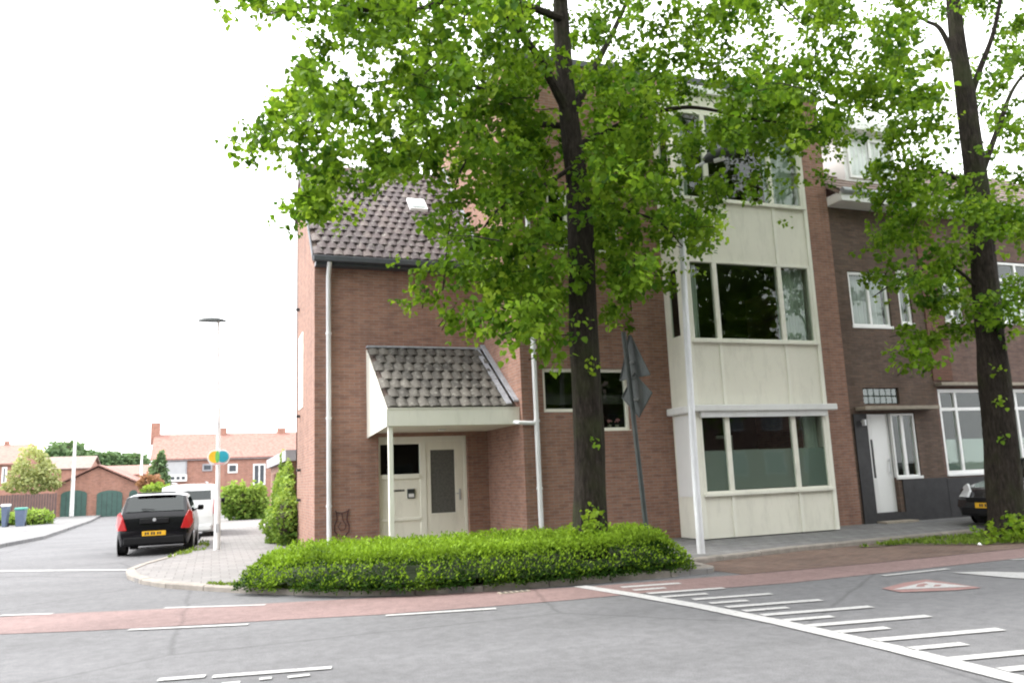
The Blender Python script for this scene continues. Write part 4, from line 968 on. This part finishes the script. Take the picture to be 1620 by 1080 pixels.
# ------------------------------------------------------------------ cars
def loft(st, n_side=None):
    """st: list of (y, [(x,z), ...half profile from the top centre to the bottom centre]) ; mirrored"""
    mb = MB(); rings = []
    for y, prof in st:
        ring = [(x, y, z) for x, z in prof]+[(-x, y, z) for x, z in prof[::-1] if x > 0]
        rings.append(ring)
    n = len(rings[0]); vs = [v for r_ in rings for v in r_]
    fs = [(i*n+j, i*n+(j+1) % n, (i+1)*n+(j+1) % n, (i+1)*n+j) for i in range(len(rings)-1) for j in range(n)]
    fs += [tuple(range(n))[::-1], tuple(range((len(rings)-1)*n, len(rings)*n))]
    return mb.add(vs, fs)
def car(name, label, paint, L_, Wd, Hh, roof, belt, loc, rz, van=False, group='parked cars', rear_red=True):
    """rear bumper at local y=0, front at y=L_; roof: [(y, z_top)], belt height"""
    t = bpy.data.objects.new(name, None); COL.objects.link(t); tag(t, label, 'car' if not van else 'van', group); OFF[t.name] = Vector()
    hw = Wd/2; st = []
    def top(y):
        for (ya, za), (yb, zb_) in zip(roof, roof[1:]):
            if ya <= y <= yb: return za+(zb_-za)*(y-ya)/(yb-ya)
        return roof[-1][1]
    ysx = sorted({0, .04, .12, *[p[0] for p in roof], L_*.2, L_*.35, L_*.5, L_-.45, L_-.12, L_-.03, L_})
    for y in ysx:
        zt = top(y); e = min(y, L_-y); pin = 1-.16*max(0, 1-e/.5)**2; w = hw*pin
        cab = max(0, min(1, (zt-belt)/(Hh-belt))); zb_ = min(belt, zt-.02)
        wr = w*(1-.21*cab) if not van else w*(1-.09*cab)
        low = .22+.16*max(0, 1-e/.12)
        st.append((y, [(0, zt), (wr*.72, zt-.012), (wr*.96, zt-.055*max(.3, cab)), (w*.955+.0, zb_-.005), (w, zb_*.80), (w*.99, .42), (w*.94, low), (0, low)]))
    bd = loft(st).build('body', paint, t, smooth=True); md = bd.modifiers.new('edge', 'EDGE_SPLIT'); md.split_angle = radians(38)
    def at(y): # half width at the roof and belt
        zt = top(y); e = min(y, L_-y); w = hw*(1-.16*max(0, 1-e/.5)**2); cab = max(0, min(1, (zt-belt)/(Hh-belt))); wr = w*(1-.21*cab) if not van else w*(1-.09*cab)
        return wr, w*.955, zt
    # rear window, windscreen
    def cross_pane(ya, yb, nm, mrg=.10, off=.012):
        wa, _, za = at(ya); wb, _, zb2 = at(yb); sgn = 1 if yb > ya else -1
        nrm = Vector((0, -(zb2-za), (yb-ya)*sgn*1.0)); nrm = Vector((0, -(zb2-za)*(1 if ya < yb else -1), abs(yb-ya))).normalized()*off
        if ya > yb: nrm.y = abs(nrm.y)
        pts = [(-wa*.86, ya, za), (wa*.86, ya, za), (wb*.84, yb, zb2), (-wb*.84, yb, zb2)]
        MB().prism([Vector(p)+nrm for p in pts], nrm*-.5).build(nm, 'car_glass', t, smooth=False)
    r = roof
    cross_pane(r[1][0]+.04, r[2][0]-.05, 'rear_window'); cross_pane(r[5][0]-.05, r[4][0]+.05, 'windscreen')
    # side windows
    for sx in (-1, 1):
        spans = [(r[2][0]+.12, r[3][0]-.02), (r[3][0]+.04, r[4][0]+.25)] if not van else [(r[3][0]+.04, r[4][0]+.25)]
        for ya, yb in spans:
            P = []
            for y, f in ((ya, 0), (yb, 0), (min(yb, r[4][0]), 1), (ya+.05, 1)):
                wr, wb_, zt = at(y); a = Vector((wb_, y, belt+.01)); b2 = Vector((wr*.97, y, zt-.07)); q_ = a+(b2-a)*(f*.9)+Vector((.012, 0, .002)); P.append(Vector((q_.x*sx, q_.y, q_.z)))
            MB().prism(P, (-.008*sx, 0, 0)).build('side_window', 'car_glass', t)
        wy = (.72, L_-.82)
        for y in wy:
            MB().tube([(sx*(hw-.03), y, .31), (sx*(hw-.02), y, .31)], .37, 24).build('wheel_arch', 'bumper', t)
            wh = MB().tube([(sx*(hw-.22), y, .31), (sx*(hw-.20), y, .31), (sx*(hw-.03), y, .31), (sx*(hw-.005), y, .31)], [.27, .31, .31, .285], 24).build('wheel', 'rubber', t, smooth=True)
            rim = MB().tube([(sx*(hw-.01), y, .31), (sx*(hw+.003), y, .31)], [.2, .19], 16)
            rim.build('rim', 'rim', wh)
        my = r[4][0]+.35
        MB().tube([(sx*(hw-.06), my, belt+.02), (sx*(hw+.03), my-.02, belt+.05)], .02, 6).build('mirror_arm', 'bumper', t)
        MB().box(min(sx*(hw+.0), sx*(hw+.15)), max(sx*(hw+.0), sx*(hw+.15)), my-.06, my+.04, belt, belt+.14).build('mirror', paint if not van else 'bumper', t, bevel=.03)
        # rear lamps wrap round the corner
        zt0 = belt+.02
        lamp = [(hw*.68, -.015, belt-.36), (hw*.92, .02, belt-.36), (hw*.985, .22, belt-.24), (hw*.96, .24, zt0+.0), (hw*.88, .12, zt0+.05), (hw*.80, .0, belt-.06)]
        if van: lamp = [(hw*.84, -.02, .75), (hw*.96, .03, .75), (hw*.95, .05, 1.2), (hw*.84, .0, 1.2)]
        MB().prism([(sx*a, b_, c) for a, b_, c in lamp], (sx*.012, -.035, .0)).build('tail_light', 'red_lens', t, bevel=.012)
        hl = [(hw*.48, L_-.02, belt-.34), (hw*.82, L_-.12, belt-.34), (hw*.95, L_-.42, belt-.12), (hw*.85, L_-.45, belt-.06), (hw*.50, L_-.14, belt-.20)]
        MB().prism([(sx*a, b_, c) for a, b_, c in hl], (sx*.02, .05, .015)).build('headlight', 'headlight', t, bevel=.015)
    # bumpers, plates, details
    MB().box(-hw*.78, hw*.78, -.035, .05, .26, .44).build('rear_bumper', 'bumper' if not van else paint, t, bevel=.03)
    MB().box(-hw*.72, hw*.72, L_-.05, L_+.03, .24, .42).build('front_bumper', 'bumper', t, bevel=.03)
    MB().box(-hw*.55, hw*.55, L_-.03, L_+.022, .52, .62).build('grille', 'bumper', t, bevel=.015)
    for y, s_ in ((-.044, 1), (L_+.036, -1)):
        z_ = .46 if s_ == 1 else .40
        pl_ = MB().box(-.26, .26, min(y, y+.008*s_), max(y, y+.008*s_), z_, z_+.11).build('number_plate', 'plate_yellow', t)
        mb = MB(); xx = -.20
        for w_ in (.045, .045, .02, .045, .045, .02, .045, .045):
            if w_ > .03: mb.box(xx, xx+w_*.8, y-.003*s_ if s_ == 1 else y-.001, y if s_ == 1 else y+.004, z_+.025, z_+.085)
            xx += w_+.008
        mb.build('plate_marks', 'plate_ink', pl_)['kind'] = 'stuff'
    if not van:
        MB().box(-.32, .32, -.030, .02, belt-.22, belt-.10).build('tailgate_recess', 'bumper', t, bevel=.015)
        MB().tube([(0, -.031, belt-.13), (0, -.045, belt-.13)], .04, 14).build('badge', 'steel', t)
        wa, _, za = at(r[1][0]+.06); MB().tube([(0, r[1][0]+.02, za+.02), (-.3, r[1][0]+.05, za+.05)], .010, 5).build('rear_wiper', 'bumper', t)
        MB().box(-hw*.5, hw*.5, r[2][0]-.10, r[2][0]+.04, Hh-.03, Hh+.006).build('spoiler', paint, t, bevel=.01)
    else:
        for x in (-hw*.55, hw*.55): MB().tube([(x, r[2][0]+.1, Hh+.03), (x, r[4][0]-.1, Hh+.03)], .018, 6).build('roof_rail', 'steel', t)
        MB().box(-.004, .004, -.004, .002, .5, Hh-.1).build('door_gap', 'bumper', t)
    t.location = loc; t.rotation_euler = (0, 0, rz); return t
cy = 22.3
car('parked_car', 'black hatchback with red tail lights parked at the side street kerb', 'black_paint', 3.9, 1.72, 1.47,
    [(0, .60), (.06, .98), (.50, 1.41), (1.55, 1.47), (2.15, 1.43), (2.85, 1.0), (3.6, .80), (3.9, .55)], .96, (-1.30, 21.6, .075), radians(-1.5))
car('parked_van', 'white compact van parked directly ahead of the black hatchback', 'white_paint', 4.2, 1.78, 1.70,
    [(0, .70), (.05, 1.05), (.22, 1.64), (2.0, 1.70), (2.75, 1.66), (3.35, 1.10), (4.0, .88), (4.2, .6)], 1.05, (-.72, 27.2, .075), radians(-1.5), van=True)
car('parked_car', 'dark car with yellow number plate parked behind the trunk of the right tree', 'dark_paint', 4.1, 1.75, 1.45,
    [(0, .65), (.10, .98), (.55, 1.38), (1.65, 1.45), (2.3, 1.42), (3.0, .98), (3.85, .80), (4.1, .58)], .95, (19.45, 12.95, .12), radians(90))

# ------------------------------------------------------------------ the far end of the side street
def gable_house(name, loc_label, cat, x0, x1, y0, y1, zb_, ze, zr_, wall, roof, ridge='x', group=None, over=.25):
    t = thing(name, ((x0+x1)/2, y0, zb_), loc_label, cat, group)
    if ridge == 'x':
        ym = (y0+y1)/2
        MB().prism([(x0, y0, zb_-.5), (x0, y1, zb_-.5), (x0, y1, ze), (x0, ym, zr_-.05), (x0, y0, ze)], (x1-x0, 0, 0)).build('walls', wall, t)
        for s_, nm in ((y0-over, 'roof'), (y1+over, 'rear_roof')):
            dz = (zr_-ze)/(ym-y0)*over; a = MB().prism([(x0-over, s_, ze-dz+.06), (x1+over, s_, ze-dz+.06), (x1+over, ym, zr_+.06), (x0-over, ym, zr_+.06)], (0, 0, .1)).build(nm, roof, t)
    else:
        xm = (x0+x1)/2
        MB().prism([(x0, y0, zb_-.5), (x1, y0, zb_-.5), (x1, y0, ze), (xm, y0, zr_-.05), (x0, y0, ze)], (0, y1-y0, 0)).build('walls', wall, t)
        for s_ in (-1, 1):
            xe = xm+s_*(xm-x0+over); dz = (zr_-ze)/(xm-x0)*over
            MB().prism([(xe, y0-over, ze-dz+.06), (xe, y1+over, ze-dz+.06), (xm, y1+over, zr_+.06), (xm, y0-over, zr_+.06)], (0, 0, .1)).build('roof', roof, t)
    return t
simple('far_white', (.75, .75, .73), .6); simple('far_glass', (.07, .08, .09), .2); simple('far_grey', (.30, .30, .32), .7)
def far_window(t, px0, py0, px1, py1, Y, frame='far_white', pane='far_glass', fw=.12, nm='window', split=0):
    a = PY(px0, py1, Y); b_ = PY(px1, py0, Y)
    w = MB().box(a.x, b_.x, Y-.08, Y-.004, a.z, b_.z).build(nm, frame, t)
    n_ = split+1; wd = (b_.x-a.x-fw*(n_+1))/n_
    for i in range(n_): MB().box(a.x+fw+i*(wd+fw), a.x+fw+i*(wd+fw)+wd, Y-.1, Y-.081, a.z+fw, b_.z-fw).build('pane', pane, w)
    return w
RY = 70
a, b_ = PY(243, 727, RY), PY(470, 727, RY); rz_ = PY(250, 690, RY+4).z
RH = gable_house('row_house', 'long brick row house with orange tiled roof closing the side street', 'house', a.x, b_.x+3, RY, RY+8, .05, a.z, rz_, 'brick_far', 'roof_orange')
for px, w_ in ((246, 4), (352, 5), (445, 5)):
    c = PY(px, 688, RY+4); MB().box(c.x-.35, c.x+.35, RY+3.7, RY+4.4, c.z-.8, c.z+.6 if px > 300 else c.z+1.0).build('chimney', 'brick_far', RH)
far_window(RH, 256, 728, 296, 757, RY, 'far_grey', 'blind', .1); far_window(RH, 259, 750, 296, 762, RY-.1, 'far_white', 'far_glass', .15, split=3)
far_window(RH, 360, 733, 376, 748, RY); far_window(RH, 400, 733, 420, 767, RY, split=1); far_window(RH, 320, 733, 336, 745, RY, 'far_grey')
MB().box(a.x, b_.x+3, RY-.22, RY-.12, a.z-.12, a.z+.05).build('gutter', 'far_grey', RH)
GY = 62
ga, gb_ = PY(90, 770, GY), PY(212, 770, GY); gr = PY(146, 738, GY)
GH = gable_house('garage_building', 'brick garage building with gable roof and green arched doors', 'garage', ga.x, gb_.x+.2, GY, GY+14, .06, ga.z+.05, gr.z, 'brick_far', 'roof_orange', 'y')
for px0, px1, lab in ((95, 138, 0), (152, 194, 1), (203, 218, 2)):
    p, q = PY(px0, 814, GY), PY(px1, 775, GY); xm = (p.x+q.x)/2; w2 = (q.x-p.x)/2; n_ = 9
    arch = [(p.x, GY-.02, .07), (q.x, GY-.02, .07), (q.x, GY-.02, q.z-.25)]+[(xm+w2*cos(pi*i/n_), GY-.02, q.z-.25+.28*sin(pi*i/n_)) for i in range(1, n_)]+[(p.x, GY-.02, q.z-.25)]
    d_ = MB().prism(arch, (0, -.05, 0)).build('garage_door', 'green_dark_paint', GH)
    for i in range(1, 5): MB().box(p.x+i*(q.x-p.x)/5-.012, p.x+i*(q.x-p.x)/5+.012, GY-.078, GY-.071, .1, q.z-.15).build('groove', 'dark_metal', d_)
# houses at the far left and behind
h = PY(-60, 745, 66); h2 = PY(22, 740, 66); LHs = gable_house('row_house', 'brick house with orange roof at the left edge behind the yellow-green tree', 'house', h.x, h2.x, 66, 76, .1, PY(10, 735, 66).z, PY(10, 706, 71).z, 'brick_far', 'roof_orange')
far_window(LHs, 2, 738, 12, 765, 66, split=0)
MB().box(PY(8, 708, 71).x, PY(14, 708, 71).x, 70.7, 71.3, 3.5, PY(10, 702, 71).z+.2).build('chimney', 'brick_far', LHs)
h = PY(62, 745, 95); h2 = PY(140, 745, 95); gable_house('row_house', 'house roof showing behind the garage gable, left of the lamp', 'house', h.x, h2.x, 95, 104, .1, PY(100, 742, 95).z, PY(100, 724, 99).z, 'brick_far', 'roof_brown')
h = PY(165, 745, 95); h2 = PY(232, 745, 95); gable_house('row_house', 'low house with orange roof between garages and long row house', 'house', h.x, h2.x+2, 88, 97, .1, PY(200, 752, 88).z, PY(200, 738, 92).z, 'brick_far', 'roof_orange')
# fence of dark boards
fa, fb_ = PY(-60, 812, 58), PY(89, 812, 58); FN = thing('board_fence', (fb_.x, 58, .1), 'dark brown board fence left of the garages', 'fence'); n_ = 34
fz = PY(50, 781, 58).z
for i in range(n_):
    x = fa.x+(fb_.x-fa.x)*i/n_; MB().box(x+.01, x+(fb_.x-fa.x)/n_-.015, 58, 58.03, .1, fz+random.uniform(-.03, .02)).build('board', 'far_fence', FN)
# bins
for px0, px1, py0, py1, c1, c2, lab in ((22, 40, 802, 833, 'bin_blue', 'bin_green', 'blue-grey wheelie bin with green lid beside the left hedge'), (0, 13, 797, 833, 'bin_blue', 'far_white', 'wheelie bin with pale lid at the left edge of the photo')):
    p, q = PY(px0, py1, 46), PY(px1, py0, 46); bn = thing('wheelie_bin', (p.x, 46, .18), lab, 'bin')
    w_ = q.x-p.x
    MB().add([(p.x+.06, 46, .18), (q.x-.06, 46, .18), (q.x-.06, 46.5, .18), (p.x+.06, 46.5, .18), (p.x, 45.95, q.z-.12), (q.x, 45.95, q.z-.12), (q.x, 46.6, q.z-.12), (p.x, 46.6, q.z-.12)], [(3, 2, 1, 0), (4, 5, 6, 7), (0, 1, 5, 4), (1, 2, 6, 5), (2, 3, 7, 6), (3, 0, 4, 7)]).build('container', c1, bn, bevel=.02)
    MB().box(p.x-.02, q.x+.02, 45.92, 46.64, q.z-.119, q.z).build('lid', c2, bn, bevel=.04)
    for x in (p.x+.05, q.x-.05): MB().tube([(x-.03, 46.5, .28), (x+.03, 46.5, .28)], .1, 12).build('wheel', 'rubber', bn)
def P3(px, py, Y): q = PY(px, py, Y); return (q.x, q.y, q.z)
bush('box_hedge', [P3(58, 821, 48), P3(47, 822, 48.3), P3(30, 822, 49), P3(5, 822, 49)], [(.75, .9, .5), (.7, .9, .5), (.7, .9, .45), (.8, .9, .45)], 3800, 'ivy_leaf', 'clipped green hedge beside the wheelie bins', 'hedge', .12)
bush('small_tree', [P3(52, 733, 59), P3(74, 750, 59), P3(34, 750, 59.5), P3(58, 762, 59), P3(86, 766, 59.5), P3(20, 768, 60)], [(.9, 1.0, 1.15), (.7, .8, .8), (.7, .8, .8), (1.1, .9, .6), (.45, .6, .35), (.6, .6, .4)], 2600, 'far_leaf', 'pale yellow-green tree behind the brown board fence', 'tree', .17, core=False)
for px, py, r_, Y, lab in ((102, 716, 22, 130, 'round green tree above the roofs, left of the garages'), (140, 726, 16, 140, 'dark treetop above the garage gable'), (175, 728, 18, 140, 'low treetop between garages and long row house'), (212, 730, 16, 140, 'treetop next to the long row house gable')):
    R0 = r_*Y/1250*1.1; bush('distant_tree', [P3(px, py, Y), P3(px-r_*.6, py+8, Y), P3(px+r_*.6, py+8, Y)], [(R0, R0, R0*.62), (R0*.6, R0, R0*.45), (R0*.6, R0, R0*.45)], 2000, 'far_dark_leaf', lab, 'tree', .5, True, 'trees beyond the far roofs')
bush('ivy_hedge', [P3(365, 792, 40), P3(383, 796, 40), P3(402, 796, 40), P3(412, 796, 40)], [(.5, .5, .78), (.45, .5, .85), (.5, .5, .85), (.35, .5, .85)], 4200, 'ivy_leaf', 'tall light green ivy hedge across the end of the pavement', 'hedge', .13)
bush('conifer', [P3(250, 765, 60), P3(252, 742, 60), P3(256, 727, 60)], [(.75, .7, 1.2), (.5, .5, .9), (.28, .3, .6)], 1600, 'far_dark_leaf', 'slim dark conifer at the left end of the long row house', 'tree', .18)
bush('red_shrub', [P3(238, 763, 58)], [(.75, .6, .5)], 700, 'red_leaf', 'reddish shrub left of the slim conifer', 'shrub', .16); bush('green_shrub', [P3(243, 780, 50), P3(256, 778, 50)], [(.6, .5, .5), (.6, .5, .5)], 1200, 'ivy_leaf', 'green shrub behind the parked black hatchback', 'shrub', .14)
# garden shed along the pavement
SH = thing('brick_shed', (2.2, 24, .19), 'low brick shed with grey roof edge beyond the apartment building', 'shed')
MB().box(2.0, 4.5, 23.2, 31.5, .05, 2.25).build('walls', 'brick_side', SH); MB().box(1.85, 4.6, 23.1, 31.6, 2.251, 2.55).build('roof_edge', 'far_grey', SH)
for y in (24.2, 25.8, 27.4, 29): MB().box(1.96, 1.998, y, y+1.1, 1.1, 2.0).build('wall_panel', 'brick_red', SH)

# ------------------------------------------------------------------ across the road, behind the viewer: the trees the windows reflect
for i, (xa, xb, mt) in enumerate(((-26, -13, 'brick_purple'), (-13, 0, 'brick_red'), (0, 13, 'brick_purple'), (13, 26, 'brick_red'), (26, 40, 'brick_purple'))):
    oh = gable_house('row_house', 'brick row house across the road, behind the photographer', 'house', xa, xb-.01, -24, -15, .1, 6.2, 9.8, mt, 'roof_brown', group='row houses across the road')
    for z in (1.1, 3.9):
        for j in range(4):
            w = MB().box(xa+1+j*3, xa+2.6+j*3, -14.99, -14.93, z, z+1.5).build('window', 'far_grey', oh); MB().box(xa+1.1+j*3, xa+2.5+j*3, -14.928, -14.92, z+.1, z+1.4).build('pane', 'far_glass', w)
def simple_tree(x, y, lab, n=9000):
    t = thing('lime_tree', (x, y, 0), lab, 'tree', 'street trees along the road')
    trunk('trunk', [(x, y, .0), (x+.1, y, 3), (x-.1, y, 6), (x, y, 13)], [.35, .28, .2, .08], t, 12)
    C = RNG.normal(0, 1, (n//10, 3)); C /= np.linalg.norm(C, axis=1, keepdims=True); C *= RNG.uniform(.35, 1, (len(C), 1))**.6*np.array([5.2, 4.4, 7.4]); C += np.array([x, y, 10.8])
    P, D, U, s_, t_ = sprays(C, 1.0, 10, .35, .36); leaf_object('crown', P, D, U, s_, t_, 'leaf', t)
for i, (x, y) in enumerate(((-12, -9), (-3, -9.5), (6, -9), (15, -9.3), (24, -9))):
    simple_tree(x, y, 'lime tree on the pavement across the road, behind the photographer')

# small litter and a drain by the kerb
q = G(1550, 863, .01); lt = MB(); pts = []
for i in range(7):
    a = 2*pi*i/7; pts.append((q[0]+.05*cos(a)*random.uniform(.6, 1.2), q[1]+.04*sin(a)*random.uniform(.6, 1.2), .02+random.uniform(0, .03)))
lt.add(pts+[(q[0], q[1], .075), (q[0], q[1], .012)], [(i, (i+1) % 7, 7) for i in range(7)]+[((i+1) % 7, i, 8) for i in range(7)])
tag(lt.build('paper_litter', 'white_clean'), 'crumpled white paper lying at the edge of the grass verge', 'litter')
gx, gyy = 3.9, 10.88
gd = thing('road_drain', (gx, gyy, .006), 'small grey cast-iron drain in the gutter before the hedge', 'drain')
MB().box(gx-.22, gx+.22, gyy-.13, gyy+.0, .0, .016).build('drain_frame', 'concrete', gd)
for i in range(5): MB().box(gx-.18+i*.08, gx-.15+i*.08, gyy-.115, gyy-.015, .0161, .02).build('drain_slot', 'dark_metal', gd)
